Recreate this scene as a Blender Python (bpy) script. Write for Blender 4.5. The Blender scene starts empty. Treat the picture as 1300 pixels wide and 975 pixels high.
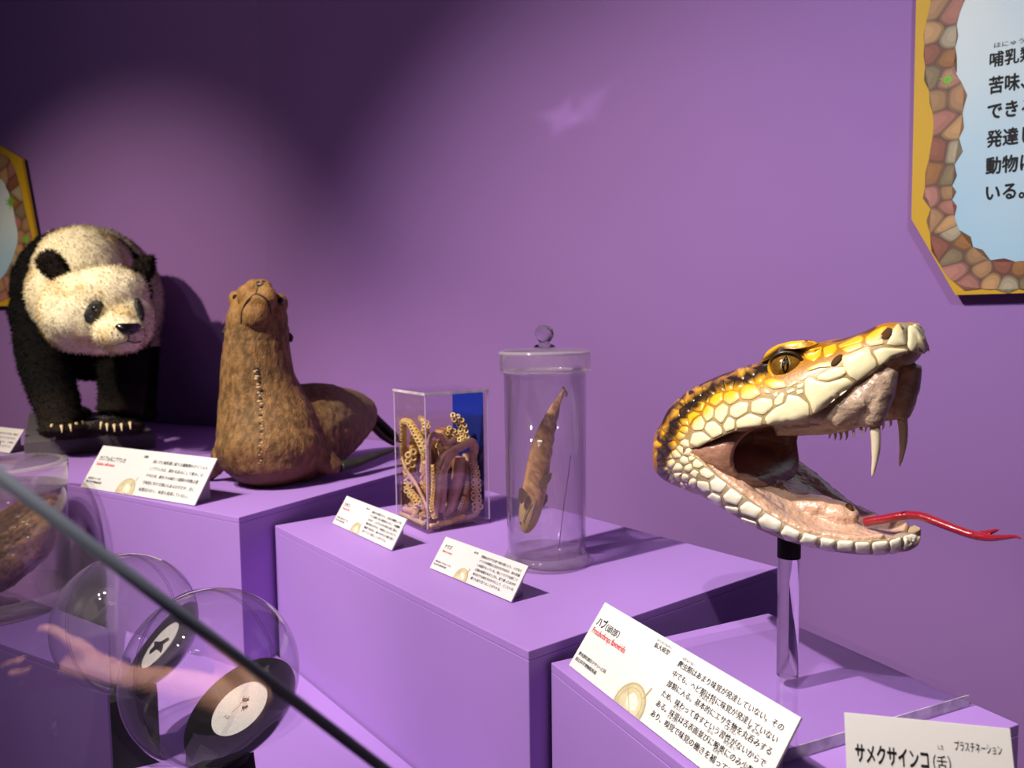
import bpy, bmesh, math, random
import numpy as np
from mathutils import Vector, Matrix
from mathutils.bvhtree import BVHTree

random.seed(7)
RNG = np.random.default_rng(7)
SC = bpy.context.scene
COL = SC.collection
PI = math.pi

# ------------------------------------------------------------------ camera
CAM = np.array([0.0, 0.0, 1.5])
PITCH, ROLL, FPX = 0.0747, -0.0128, 1000.0
FWD = np.array([0, math.cos(PITCH), -math.sin(PITCH)])
_R = np.array([1.0, 0, 0]); _U = np.cross(_R, FWD)
RGT = math.cos(ROLL) * _R + math.sin(ROLL) * _U
UPV = -math.sin(ROLL) * _R + math.cos(ROLL) * _U
cam_data = bpy.data.cameras.new('camera')
cam = bpy.data.objects.new('camera', cam_data); COL.objects.link(cam)
cam_data.sensor_fit = 'HORIZONTAL'; cam_data.sensor_width = 36.0
cam_data.lens = 36.0 * FPX / 1300.0
cam_data.clip_start = 0.01
m = Matrix.Identity(4)
for i in range(3):
    m[i][0], m[i][1], m[i][2], m[i][3] = RGT[i], UPV[i], -FWD[i], CAM[i]
cam.matrix_world = m
cam_data.dof.use_dof = True
cam_data.dof.focus_distance = 0.94
cam_data.dof.aperture_fstop = 7.2
SC.camera = cam

# ------------------------------------------------------------------ world, lights, exposure
SC.view_settings.view_transform = 'Standard'
SC.view_settings.look = 'None'
SC.view_settings.gamma = 1.0
SC.view_settings.use_curve_mapping = False
SC.view_settings.exposure = 0.0
SC.cycles.use_denoising = True
SC.cycles.max_bounces = 16
SC.cycles.transparent_max_bounces = 40
SC.cycles.transmission_bounces = 14
SC.cycles.sample_clamp_indirect = 4.0
world = bpy.data.worlds.new('gallery'); SC.world = world; world.use_nodes = True
world.node_tree.nodes['Background'].inputs[0].default_value = (0.62, 0.5, 0.95, 1)
world.node_tree.nodes['Background'].inputs[1].default_value = 0.04

def spot(name, loc, target, watts, angle, blend, color, radius=0.03):
    L = bpy.data.lights.new(name, 'SPOT'); L.energy = watts; L.spot_size = math.radians(angle)
    L.spot_blend = blend; L.color = color; L.shadow_soft_size = radius
    o = bpy.data.objects.new(name, L); COL.objects.link(o)
    o.location = (loc[0], loc[1], loc[2] + 1.5)
    d = Vector((target[0] - loc[0], target[1] - loc[1], target[2] - loc[2]))
    o.rotation_euler = d.to_track_quat('-Z', 'Y').to_euler()
    return o
WARM = (1.0, 0.86, 0.68)
spot('key_spot', (-1.38, 0.2, 1.85), (0.06, 1.38, -0.34), 480, 70, 1.0, (1.0, 0.91, 0.82))
spot('sea_lion_spot', (-1.75, 0.1, 1.85), (-0.85, 1.75, -0.35), 150, 38, 0.6, (1.0, 0.88, 0.72))
spot('panda_spot', (-2.35, 0.45, 1.8), (-1.75, 2.6, -0.12), 350, 52, 0.9, WARM)
spot('snake_spot', (-0.8, -0.6, 1.85), (0.32, 0.88, -0.12), 130, 17, 0.7, (1.0, 0.95, 0.88))
spot('label_fill', (-0.7, -0.6, 1.85), (0.33, 0.62, -0.36), 75, 13, 0.8, (1.0, 0.95, 0.9))  # added spot that brightens the parrot label
spot('wall_spot', (0.1, -1.3, 1.9), (1.45, 1.35, 0.75), 200, 50, 1.0, (0.70, 0.80, 1.0))
spot('wall_fill', (-1.7, -0.3, 1.9), (-0.2, 2.4, 0.8), 35, 100, 1.0, (1.0, 0.9, 0.95))  # added wide fill lifting the upper wall
spot('hand_reflection_fill', (0.9, 0.3, 1.9), (0.31, -0.72, -0.6), 2000, 15, 0.6, (1.0, 0.86, 0.74))  # added lamp brightening the visitor's hand so its mirror image shows

for i, (x, y) in enumerate(((-0.95, -0.7), (-0.8, -0.74), (-0.62, -0.7), (-0.45, -0.78), (-0.9, -0.92), (-0.7, -0.95), (-0.5, -0.98), (0.5, -1.2))):
    L = bpy.data.lights.new('ceiling_lamp', 'POINT'); L.energy = 1.5; L.shadow_soft_size = 0.022; L.color = (1.0, 0.93, 0.85)
    o = bpy.data.objects.new('ceiling_lamp', L); COL.objects.link(o); o.location = (x, y, 3.4 + 0.03 * math.sin(i * 2))

# ------------------------------------------------------------------ geometry helpers
def ray(px, py): return FWD + RGT * ((px - 650) / FPX) - UPV * ((py - 487.5) / FPX)
def at(px, py, depth): return CAM + ray(px, py) * depth          # a point seen at that pixel, at a known distance
def on(px, py, drop):                                              # ... lying on the level surface `drop` below the lens
    v = ray(px, py); return CAM + v * (drop / -v[2])
def px_of(P):
    d = np.asarray(P) - CAM; z = d @ FWD
    return np.stack([650 + FPX * (d @ RGT) / z, 487.5 - FPX * (d @ UPV) / z], -1)
def unit(v): v = np.asarray(v, float); return v / np.linalg.norm(v)
def srgb(r, g, b):
    f = lambda c: (c / 255 / 12.92) if c / 255 <= 0.04045 else ((c / 255 + 0.055) / 1.055) ** 2.4
    return (f(r), f(g), f(b), 1.0)
def lerp(a, b, t): return np.asarray(a) * (1 - t) + np.asarray(b) * t
def sstep(a, b, x):
    t = np.clip((x - a) / (b - a), 0, 1); return t * t * (3 - 2 * t)
def interp(x, xs, ys): return np.interp(x, xs, ys)
def catmull(P, n):
    P = np.asarray(P, float); k = len(P); out = []
    for i in range(k - 1):
        p0 = P[max(i - 1, 0)]; p1 = P[i]; p2 = P[i + 1]; p3 = P[min(i + 2, k - 1)]
        for j in range(n):
            t = j / n
            out.append(0.5 * (2 * p1 + (p2 - p0) * t + (2 * p0 - 5 * p1 + 4 * p2 - p3) * t * t + (3 * p1 - p0 - 3 * p2 + p3) * t ** 3))
    out.append(P[-1]); return np.array(out)

class MB:                                                          # collects shapes into one mesh
    def __init__(s): s.v = []; s.f = []
    def add(s, vs, fs):
        o = len(s.v); s.v.extend([tuple(map(float, v)) for v in vs]); s.f.extend([tuple(i + o for i in f) for f in fs]); return s
    def loft(s, rings, cap=True, closed=True):
        rings = [np.asarray(r) for r in rings]; n = len(rings[0]); vs = np.concatenate(rings); fs = []
        for i in range(len(rings) - 1):
            for j in range(n if closed else n - 1):
                a = i * n + j; b = i * n + (j + 1) % n; fs.append((a, b, b + n, a + n))
        if cap:
            fs.append(tuple(range(n))[::-1]); fs.append(tuple(range((len(rings) - 1) * n, len(rings) * n)))
        return s.add(vs, fs)
    def prism(s, poly, z0, z1):
        a = [(p[0], p[1], z0) for p in poly]; b = [(p[0], p[1], z1) for p in poly]; return s.loft([a, b])
    def box(s, c, e, X=(1, 0, 0), Y=(0, 1, 0), Z=(0, 0, 1)):
        c, X, Y, Z = map(np.asarray, (c, X, Y, Z)); e = np.asarray(e) / 2
        r = [[c + X * e[0] * a + Y * e[1] * b + Z * e[2] * k for a, b in ((-1, -1), (1, -1), (1, 1), (-1, 1))] for k in (-1, 1)]
        return s.loft(r)
    def tube(s, pts, rad, n=10, flat=1.0, ref=None):
        pts = np.asarray(pts, float); rad = np.broadcast_to(np.asarray(rad, float), (len(pts),)); T = np.gradient(pts, axis=0)
        u = None; rings = []
        for p, t, r in zip(pts, T, rad):
            t = unit(t)
            if u is None: u = np.cross(t, ref if ref is not None else ((0, 0, 1) if abs(t[2]) < .9 else (1, 0, 0)))
            u = unit(u - t * (u @ t)); w = np.cross(t, u)
            a = np.arange(n) * 2 * PI / n
            rings.append(p + r * (np.cos(a)[:, None] * u + flat * np.sin(a)[:, None] * w))
        return s.loft(rings)
    def lathe(s, c, prof, n=40, Z=(0, 0, 1), X=(1, 0, 0), close=False):
        c, Z, X = np.asarray(c, float), unit(Z), np.asarray(X, float); X = unit(X - Z * (X @ Z)); Y = np.cross(Z, X); a = np.arange(n) * 2 * PI / n
        rings = [c + Z * z + max(r, 1e-5) * (np.cos(a)[:, None] * X + np.sin(a)[:, None] * Y) for r, z in prof]
        if close: rings.append(rings[0])
        return s.loft(rings, cap=not close)
    def ell(s, c, r, R=None, nu=20, nv=14):
        c = np.asarray(c, float); R = np.eye(3) if R is None else np.asarray(R); rings = []
        for i in range(nv + 1):
            b = -PI / 2 + PI * i / nv; cb = max(math.cos(b), 1e-3)
            a = np.arange(nu) * 2 * PI / nu
            L = np.stack([np.cos(a) * cb * r[0], np.sin(a) * cb * r[1], np.full(nu, math.sin(b) * r[2])], 1)
            rings.append(c + L @ R.T)
        return s.loft(rings)
    def mesh(s, name, smooth=False):
        me = bpy.data.meshes.new(name); me.from_pydata(s.v, [], s.f); me.update()
        bm = bmesh.new(); bm.from_mesh(me); bmesh.ops.recalc_face_normals(bm, faces=bm.faces); bm.to_mesh(me); bm.free()
        if smooth: me.polygons.foreach_set('use_smooth', [True] * len(me.polygons))
        return me
    def build(s, name, mat, parent=None, smooth=False, bevel=0, auto=None):
        return link(name, s.mesh(name, smooth), mat, parent, bevel, auto)

def link(name, me, mat=None, parent=None, bevel=0, auto=None):
    o = bpy.data.objects.new(name, me); COL.objects.link(o)
    if mat is not None and not me.materials: me.materials.append(mat)
    if parent is not None:
        o.parent = parent; o.matrix_parent_inverse = parent.matrix_basis.inverted()
    if bevel:
        b = o.modifiers.new('bevel', 'BEVEL'); b.width = bevel; b.segments = 2; b.limit_method = 'ANGLE'
    if auto is not None:
        for p in me.polygons: p.use_smooth = True
        me.set_sharp_from_angle(angle=math.radians(auto))
    return o
def thing(name, label, cat, loc, group=None):
    o = bpy.data.objects.new(name, None); COL.objects.link(o); o.location = tuple(map(float, loc)); o.empty_display_size = .05
    return tag(o, label, cat, group)
def tag(o, label, cat, group=None):
    o['label'] = label; o['category'] = cat
    if group: o['group'] = group
    return o
def struct(o): o['kind'] = 'structure'; return o

def fuse(mb, voxel, smooth=4, factor=0.5):                          # one continuous skin over overlapping solids
    me = mb.mesh('tmp'); o = bpy.data.objects.new('tmp', me); COL.objects.link(o)
    r = o.modifiers.new('r', 'REMESH'); r.mode = 'VOXEL'; r.voxel_size = voxel
    if smooth:
        k = o.modifiers.new('s', 'SMOOTH'); k.iterations = smooth; k.factor = factor
    dg = bpy.context.evaluated_depsgraph_get(); dg.update()
    out = bpy.data.meshes.new_from_object(o.evaluated_get(dg)); bpy.data.objects.remove(o); bpy.data.meshes.remove(me)
    out.polygons.foreach_set('use_smooth', [True] * len(out.polygons)); return out
def coords(me):
    a = np.empty(len(me.vertices) * 3, np.float32); me.vertices.foreach_get('co', a); return a.reshape(-1, 3).astype(float)
def normals(me):
    a = np.empty(len(me.vertices) * 3, np.float32); me.vertices.foreach_get('normal', a); return a.reshape(-1, 3).astype(float)
def set_coords(me, P): me.vertices.foreach_set('co', np.asarray(P, np.float32).ravel()); me.update()
def pigment(me, rgb):
    at_ = me.color_attributes.new('pigment', 'FLOAT_COLOR', 'POINT')
    c = np.ones((len(me.vertices), 4), np.float32); c[:, :3] = rgb; at_.data.foreach_set('color', c.ravel())
def vnoise(P, f, seed=0):                                           # cheap smooth value noise on points, -1..1
    P = np.asarray(P) * f + seed * 17.3; i = np.floor(P).astype(int); t = P - i; t = t * t * (3 - 2 * t); out = 0
    for dx in (0, 1):
        for dy in (0, 1):
            for dz in (0, 1):
                h = ((i[:, 0] + dx) * 73856093) ^ ((i[:, 1] + dy) * 19349663) ^ ((i[:, 2] + dz) * 83492791)
                v = ((h * 2654435761) & 0xffff) / 32767.5 - 1
                out = out + v * (t[:, 0] if dx else 1 - t[:, 0]) * (t[:, 1] if dy else 1 - t[:, 1]) * (t[:, 2] if dz else 1 - t[:, 2])
    return out
def fbm(P, f, seed=0, o=3):
    return sum(vnoise(P, f * 2 ** k, seed + k) / 2 ** k for k in range(o)) / 1.6

# ------------------------------------------------------------------ materials
def mat(name, color, rough=0.6, bump=0, bscale=200, var=0, vscale=8, spec=0.5, metal=0, coat=0, attr=False, sss=0, stretch=None, bdist=0.002, color2=None, detail=4):
    M = bpy.data.materials.new(name); M.use_nodes = True; nt = M.node_tree; b = nt.nodes['Principled BSDF']
    N = nt.nodes.new; K = nt.links.new
    b.inputs['Base Color'].default_value = color; b.inputs['Roughness'].default_value = rough
    b.inputs['Specular IOR Level'].default_value = spec; b.inputs['Metallic'].default_value = metal
    if coat: b.inputs['Coat Weight'].default_value = coat; b.inputs['Coat Roughness'].default_value = 0.12
    if sss: b.inputs['Subsurface Weight'].default_value = sss; b.inputs['Subsurface Radius'].default_value = (0.01, 0.005, 0.003); b.inputs['Subsurface Scale'].default_value = 0.5
    tc = N('ShaderNodeTexCoord'); src = tc.outputs['Object']
    if stretch:
        mp = N('ShaderNodeMapping'); mp.inputs['Scale'].default_value = stretch; K(src, mp.inputs['Vector']); src = mp.outputs['Vector']
    col = None
    if attr:
        a = N('ShaderNodeAttribute'); a.attribute_name = 'pigment'; col = a.outputs['Color']; K(col, b.inputs['Base Color'])
    if var or color2:
        n = N('ShaderNodeTexNoise'); n.inputs['Scale'].default_value = vscale; n.inputs['Detail'].default_value = detail; K(src, n.inputs['Vector'])
        mx = N('ShaderNodeMix'); mx.data_type = 'RGBA'
        rp = N('ShaderNodeValToRGB'); rp.color_ramp.elements[0].position = .35; rp.color_ramp.elements[1].position = .65; K(n.outputs['Fac'], rp.inputs[0]); K(rp.outputs[0], mx.inputs['Factor'])
        if color2: mx.inputs['A'].default_value = color; mx.inputs['B'].default_value = color2; K(mx.outputs['Result'], b.inputs['Base Color'])
        else:
            mx.blend_type = 'MULTIPLY'; mx.inputs['B'].default_value = (1 - var, 1 - var, 1 - var, 1)
            if col is not None: K(col, mx.inputs['A'])
            else: mx.inputs['A'].default_value = color
            K(mx.outputs['Result'], b.inputs['Base Color'])
    if bump:
        n = N('ShaderNodeTexNoise'); n.inputs['Scale'].default_value = bscale; n.inputs['Detail'].default_value = 3; K(src, n.inputs['Vector'])
        bp = N('ShaderNodeBump'); bp.inputs['Strength'].default_value = bump; bp.inputs['Distance'].default_value = bdist
        K(n.outputs['Fac'], bp.inputs['Height']); K(bp.outputs['Normal'], b.inputs['Normal'])
    return M
def clear_mat(name, tint=(1, 1, 1, 1), refl=1.0, rough=0.015, ior=1.49, edge=0.0, edge_tint=(0.75, 0.72, 0.78, 1), haze=0.0, haze_col=(.8, .77, .76, 1)):
    # thin clear sheet: light goes straight through, Fresnel share mirrored; plastic seen edge-on takes more of its own tint
    M = bpy.data.materials.new(name); M.use_nodes = True; nt = M.node_tree; nt.nodes.clear(); N = nt.nodes.new; K = nt.links.new
    out = N('ShaderNodeOutputMaterial'); tr = N('ShaderNodeBsdfTransparent'); gl = N('ShaderNodeBsdfGlossy'); mx = N('ShaderNodeMixShader')
    tr.inputs[0].default_value = tint; gl.inputs['Roughness'].default_value = rough;
    f0 = ((ior - 1) / (ior + 1)) ** 2
    lf = N('ShaderNodeLayerWeight'); lf.inputs['Blend'].default_value = 0.5
    pw = N('ShaderNodeMath'); pw.operation = 'POWER'; pw.inputs[1].default_value = 4.5; K(lf.outputs['Facing'], pw.inputs[0])
    fr = N('ShaderNodeMath'); fr.operation = 'MULTIPLY_ADD'; fr.inputs[1].default_value = .9; fr.inputs[2].default_value = f0; K(pw.outputs[0], fr.inputs[0])
    gl.inputs['Color'].default_value = (refl, refl, refl, 1)
    if edge:
        lw = N('ShaderNodeLayerWeight'); lw.inputs['Blend'].default_value = edge
        cm = N('ShaderNodeMix'); cm.data_type = 'RGBA'; cm.inputs['A'].default_value = tint; cm.inputs['B'].default_value = edge_tint
        K(lw.outputs['Facing'], cm.inputs['Factor']); K(cm.outputs['Result'], tr.inputs[0])
    K(fr.outputs[0], mx.inputs[0]); K(tr.outputs[0], mx.inputs[1]); K(gl.outputs[0], mx.inputs[2]); last = mx
    if haze:                                                          # share of grey diffuse mixed into the clear sheet
        df = N('ShaderNodeBsdfDiffuse'); df.inputs[0].default_value = haze_col; h = N('ShaderNodeMixShader'); h.inputs[0].default_value = haze
        K(mx.outputs[0], h.inputs[1]); K(df.outputs[0], h.inputs[2]); last = h
    K(last.outputs[0], out.inputs[0])
    return M
def glass_mat(name, color=(1, 1, 1, 1), ior=1.49, rough=0.0):
    M = bpy.data.materials.new(name); M.use_nodes = True; nt = M.node_tree; nt.nodes.clear()
    out = nt.nodes.new('ShaderNodeOutputMaterial'); g = nt.nodes.new('ShaderNodeBsdfGlass'); g.inputs['Color'].default_value = color
    g.inputs['IOR'].default_value = ior; g.inputs['Roughness'].default_value = rough; nt.links.new(g.outputs[0], out.inputs[0]); return M

M_WALL = mat('wall_paint', srgb(144, 106, 168), 0.75, bump=0.05, bscale=900, var=0.03, vscale=3, spec=0.25)
M_PLINTH = mat('plinth_paint', srgb(166, 126, 204), 0.6, bump=0.05, bscale=700, var=0.03, vscale=5, spec=0.3)
M_FLOOR = mat('dark_carpet', srgb(50, 42, 62), 0.95, bump=0.4, bscale=500)
M_BLACK = mat('black_lacquer', srgb(14, 13, 16), 0.35)
M_MATTE = mat('matte_black', srgb(18, 17, 20), 0.7)
M_CARD = mat('white_card', srgb(212, 209, 208), 0.55, spec=0.3)
M_INK = mat('black_ink', srgb(22, 20, 22), 0.6)
M_RED = mat('red_ink', srgb(226, 40, 52), 0.6)
M_CLEAR = clear_mat('clear_acrylic', (0.992, 0.99, 0.992, 1), edge=0.1)
M_GLASS = clear_mat('clear_glass', (0.99, 0.99, 0.988, 1), edge=0.2, ior=1.55, haze=.015, edge_tint=(.62, .58, .66, 1))
M_SOLID = glass_mat('solid_acrylic', (0.97, 0.96, 0.98, 1))
M_SOLIDG = glass_mat('solid_glass', (0.93, 0.95, 0.93, 1), ior=1.5)

# ------------------------------------------------------------------ setting
hA, hB, hC, hD = 0.366, 0.40, 0.42, 0.672
def dirv(deg): a = math.radians(deg); return np.array([math.cos(a), math.sin(a)])
CORNER = np.array([-0.877, 2.85])
WL, WR = dirv(155), dirv(-35)                                        # run of the two walls away from their corner
MB().box((0, 1.0, -0.05), (9, 9, 0.1)).build('floor', M_FLOOR); struct(bpy.data.objects['floor'])
def wall(name, a, d, length, nrm):
    b = a + d * length; n = np.asarray(nrm) * 0.1
    o = MB().prism([a, b, b + n, a + n], 0, 3.7).build(name, M_WALL); return struct(o)
wall('wall_left', CORNER, WL, 3.2, (math.cos(math.radians(65)), math.sin(math.radians(65))))
wall('wall_right', CORNER - WR * 0.02, WR, 4.2, (math.cos(math.radians(55)), math.sin(math.radians(55))))

def glint(px, py, watts, size, rot):  # added star-masked spot, stands in for a reflected glint on the wall
    v = ray(px, py); n = np.array([-WR[1], WR[0], 0]); k = ((np.array([*CORNER, 0]) - CAM * [1, 1, 0]) @ n) / (v @ n); P = CAM + v * k
    o = spot('added_glint_spot', (0.2, -0.4, 1.5), P - [0, 0, 1.5], watts, 9, 0.0, (1.0, .9, 1.0), .012); L = o.data; L.use_nodes = True; nt = L.node_tree; N = nt.nodes.new; K = nt.links.new
    tc = N('ShaderNodeTexCoord'); mp = N('ShaderNodeMapping'); mp.vector_type = 'TEXTURE'; mp.inputs['Rotation'].default_value = (0, 0, rot); K(tc.outputs['Normal'], mp.inputs['Vector']); sp = N('ShaderNodeSeparateXYZ'); K(mp.outputs[0], sp.inputs[0])
    acc = None
    for ax in ('X', 'Y'):
        a = N('ShaderNodeMath'); a.operation = 'ABSOLUTE'; K(sp.outputs[ax], a.inputs[0]); b = N('ShaderNodeMath'); b.operation = 'DIVIDE'; b.inputs[1].default_value = size * (1.0 if ax == 'X' else .62); K(a.outputs[0], b.inputs[0])
        p = N('ShaderNodeMath'); p.operation = 'POWER'; p.inputs[1].default_value = .55; K(b.outputs[0], p.inputs[0])
        if acc is None: acc = p
        else: s = N('ShaderNodeMath'); s.operation = 'ADD'; K(acc.outputs[0], s.inputs[0]); K(p.outputs[0], s.inputs[1]); acc = s
    r = N('ShaderNodeMapRange'); r.inputs['From Min'].default_value = 1.15; r.inputs['From Max'].default_value = .75; K(acc.outputs[0], r.inputs['Value'])
    K(r.outputs[0], nt.nodes['Emission'].inputs['Strength'])
glint(713, 149, 110, .034, -.5); glint(747, 135, 70, .034, .5)

def plinth(name_label, corners, drop, z0=0.0):
    """painted board box: body, and a top board whose joint shows as a fine line"""
    zt = 1.5 - drop; c = np.mean([np.asarray(p)[:2] for p in corners], 0)
    t = thing('display_plinth', name_label, 'plinth', (c[0], c[1], z0))
    P = [np.asarray(p)[:2] for p in corners]; n = len(P)
    MB().prism([lerp(p, c, 0.012) for p in P], z0, zt - 0.012).build('core', M_PLINTH, t)
    for i in range(n):
        a, b = P[i], P[(i + 1) % n]; d = unit(b - a); inn = np.array([-d[1], d[0]])
        if inn @ (c - a) < 0: inn = -inn
        MB().prism([a + d * .0004, b - d * .0004, b - d * .0004 + inn * .006, a + d * .0004 + inn * .006], z0, zt - 0.0122).build('side_panel', M_PLINTH, t, bevel=0.0008)
    MB().prism(P, zt - 0.012, zt).build('top_panel', M_PLINTH, t, bevel=0.0012)
    return t
# far-left plinth with panda and sea lion
a0 = on(303, 657, hA)[:2]; fd = unit(on(102, 619, hA)[:2] - a0); sd = dirv(61)
a_back = 1.62
a_left = a0 + fd * 1.75
wn = np.array([-WR[1], WR[0]]); wl = np.array([WL[1], -WL[0]])
def to_wall(p, d, off=0.012):                                        # where a line meets the nearer wall, just short of it
    k = []
    for n, s in ((wn, 1), (wl, 1)):
        den = d @ n
        t_ = ((CORNER - p) @ n - off) / den
        if t_ > 0: k.append(t_)
    return p + d * min(k)
a_lb = to_wall(a_left, sd)
a_rb = a0 + sd * 0.60
a_rb2 = to_wall(a_rb, fd * 0.55 + sd * 0.84)
a_cor = CORNER - 0.02 * unit(wn + wl)
plinth('wide lavender plinth carrying the panda and the sea lion', [a0, a_left, a_lb, a_cor, a_rb2, a_rb], hA)
b0 = on(671, 827, hB)[:2]; b1 = on(349, 667, hB)[:2]; b2 = on(988, 720, hB)[:2]
plinth('lavender plinth carrying the octopus case and the catfish jar', [b0, b1, b1 + (b2 - b0), b2], hB)
c0 = on(699.5, 841, hC)[:2]; cs = dirv(26); cb = on(1294, 919, hC)[:2]; cw = (cb - c0) @ cs
c_back = c0 + cs * cw; cf = cb - cs * cw
plinth('lavender plinth under the snake head and its acrylic base', [c0, c_back, cb, cf], hC)
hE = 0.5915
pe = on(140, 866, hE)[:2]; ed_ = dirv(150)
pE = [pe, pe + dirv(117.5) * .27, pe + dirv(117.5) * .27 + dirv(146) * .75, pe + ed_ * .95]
dl = on(147, 1150, hD)[:2]
plinth('low lavender plinth with the two clear balls in front of the other plinths', [b0 + dirv(128.3) * 0.01 - dirv(38.3) * .004, b1 + dirv(128.3) * 0.02 - dirv(38.3) * .004, a0 + fd * .14 - sd * .006, a0 + fd * .40 - sd * .006, pe + np.array([.004, .002]), dl, b0 + dirv(128.3) * 0.01 - dirv(38.3) * 0.50], hD)
# ------------------------------------------------------------------ giant pit viper head on its acrylic stand
S_ = hC / 0.48
SN_T = math.radians(45)
SD = np.array([math.cos(SN_T), -math.sin(SN_T), 0]); SL = np.array([math.sin(SN_T), math.cos(SN_T), 0]); SZ = np.array([0, 0, 1.0])
SO = CAM + S_ * np.array([0.359, 1.007, -0.465])
def s2w(p): p = np.asarray(p, float) * S_; return SO + p[..., :1] * SD + p[..., 1:2] * SL + p[..., 2:3] * SZ
def s_up(px, py, c):                                                 # side-view landmark on the head's own plane y = c
    v = ray(px, py); k = (((SO - CAM) @ SL) + c * S_) / (v @ SL); P = CAM + v * k - SO
    return np.array([P @ SD, c * S_, P[2]]) / S_
def w2s(P): d = np.asarray(P) - SO; return np.stack([d @ SD, d @ SL, d @ SZ], -1) / S_

LOW = np.array([s_up(x, y, -w) for x, y, w in [(879,573,.100),(884.6,578,.102),(908,602,.104),(931,619,.104),(960,641,.10),(986,659.5,.095),(1012,672.5,.088),(1041.5,680,.079),(1078,685,.066),(1115,683.5,.048),(1143,679.5,.032),(1156,677,.020),(1165,675,.006)]])
UPL = np.array([s_up(x, y, -w) for x, y, w in [(879,573,.1),(905,560,.102),(931,549,.102),(968,542,.098),(1004,538,.092),(1034,528.5,.086),(1064,504.5,.076),(1086,488,.068),(1108,477,.06),(1126,460,.052),(1143,452,.041),(1156,452,.032),(1166,454,.020),(1172,455,.008)]])
TOP = np.array([s_up(x, y, 0) for x, y in [(842,526.6),(864,508),(894,488),(931,472),(958,463),(985,455),(1020,448),(1045,438),(1060,433),(1086,427),(1104,421),(1123,411),(1141,408.5),(1152,411),(1163,421),(1171,435)]])
BOT = np.array([s_up(x, y, -c) for x, y, c in [(880,630,.06),(905,648.5,.065),(934,665,.068),(968,682,.065),(1008,694.6,.06),(1034,699,.055),(1071,706,.045),(1104,708,.035),(1137,704,.02),(1155,694,.004)]])
f_lw = lambda x: interp(x, LOW[:, 0], -LOW[:, 1]); f_lz = lambda x: interp(x, LOW[:, 0], LOW[:, 2])
f_uw = lambda x: interp(x, UPL[:, 0], -UPL[:, 1]); f_uz = lambda x: interp(x, UPL[:, 0], UPL[:, 2])
f_tz = lambda x: interp(x, TOP[:, 0], TOP[:, 2]); f_bz = lambda x: interp(x, BOT[:, 0], BOT[:, 2])
XC = LOW[0, 0]
XR = np.array([-.205, -.203, -.195, -.18, -.16, -.13, -.105, XC])
f_rw = lambda x: interp(x, XR, [.006, .016, .028, .042, .060, .080, .093, .1005])
f_rt = lambda x: interp(x, [-.205, -.203, -.195, -.18, -.16, -.13], [.288, .302, .318, .334, f_tz(-.16), f_tz(-.13)]) if x < -.13 else f_tz(x)
f_rb = lambda x: interp(x, [-.222, -.218, -.205, -.185, -.16, -.13, -.105, XC], [.268, .256, .245, .237, .232, .228, .226, .224])
zc = float(LOW[0, 2])

base = MB()
def sup(n, e): a = np.linspace(0, PI, n); return np.cos(a), np.sin(a) ** e
# cranium
rings = []
for x in np.concatenate([np.linspace(-.13, .10, 26), np.linspace(.106, UPL[-1, 0] - .001, 14)]):
    w = f_uw(x) if x > XC else f_rw(x); zl = f_uz(x) if x > XC else zc + .002; zt = f_tz(x)
    tx = sstep(-.1, .06, x)
    a = np.linspace(0, PI, 25); cs_, sn = np.cos(a), np.sin(a)
    e = 0.62
    Y = -np.sign(cs_) * np.abs(cs_) ** lerp(.8, .62, tx) * w * (1 - .16 * tx * np.abs(sn) ** 3)
    Z = zl + (zt - zl) * np.abs(sn) ** lerp(.85, .72, tx)
    top = np.stack([np.full(25, x), Y, Z], 1)
    b = np.linspace(1, -1, 13)[1:-1]
    un = np.stack([np.full(11, x), b * w * .9, zl + .006 + .016 * (1 - b ** 2)], 1)
    rings.append(np.concatenate([top, un]))
base.loft(rings)
# mandible
rings = []
for x in np.concatenate([np.linspace(-.115, .11, 24), np.linspace(.116, LOW[-1, 0] - .001, 12)]):
    w = f_lw(x) if x > XC else f_rw(x); zr = f_lz(x) if x > XC else zc - .004; zb = f_bz(x) if x > BOT[0, 0] else f_rb(x)
    a = np.linspace(0, PI, 25); cs_, sn = np.cos(a), np.sin(a)
    Y = -np.sign(cs_) * np.abs(cs_) ** .75 * w; Z = zr - (zr - zb) * np.abs(sn) ** .8
    o_ = np.stack([np.full(25, x), Y, Z], 1); b = np.linspace(1, -1, 13)[1:-1]
    i_ = np.stack([np.full(11, x), b * w * .88, zr - .004 - .012 * (1 - b ** 4)], 1)
    rings.append(np.concatenate([o_, i_]))
base.loft(rings)
# back of the head and neck stump
rings = []
for x in np.concatenate([XR[:3], np.linspace(-.187, XC - .002, 12)]):
    w, zt, zb = f_rw(x), f_rt(x), f_rb(x); zm = lerp(zb, zt, .47)
    a = np.arange(40) * 2 * PI / 40
    Y = -np.sign(np.cos(a)) * np.abs(np.cos(a)) ** .85 * w
    Z = np.where(np.sin(a) > 0, zm + (zt - zm) * np.abs(np.sin(a)) ** .85, zm - (zm - zb) * np.abs(np.sin(a)) ** .85)
    rings.append(np.stack([np.full(40, x), Y, Z], 1))
base.loft(rings)
for s in (-1, 1):                                                    # brow ridges
    pts = catmull([s_up(968, 461, -.054), s_up(983, 448, -.060), s_up(1006, 441, -.062), s_up(1030, 440, -.058), s_up(1052, 440, -.046)], 5)
    pts[:, 1] *= -s
    base.tube(pts, np.interp(np.linspace(0, 1, len(pts)), [0, .25, .7, 1], [.004, .0080, .0075, .003]), 12)
    pts = catmull([s_up(1104, 432, -.030), s_up(1125, 425, -.030), s_up(1148, 424, -.026)], 4); pts[:, 1] *= -s
    base.tube(pts, [.006, .008, .011, .013, .014, .014, .0135, .012, .008], 12)
base.ell(s_up(1150, 438, 0), (.0165, .036, .0235))
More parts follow.
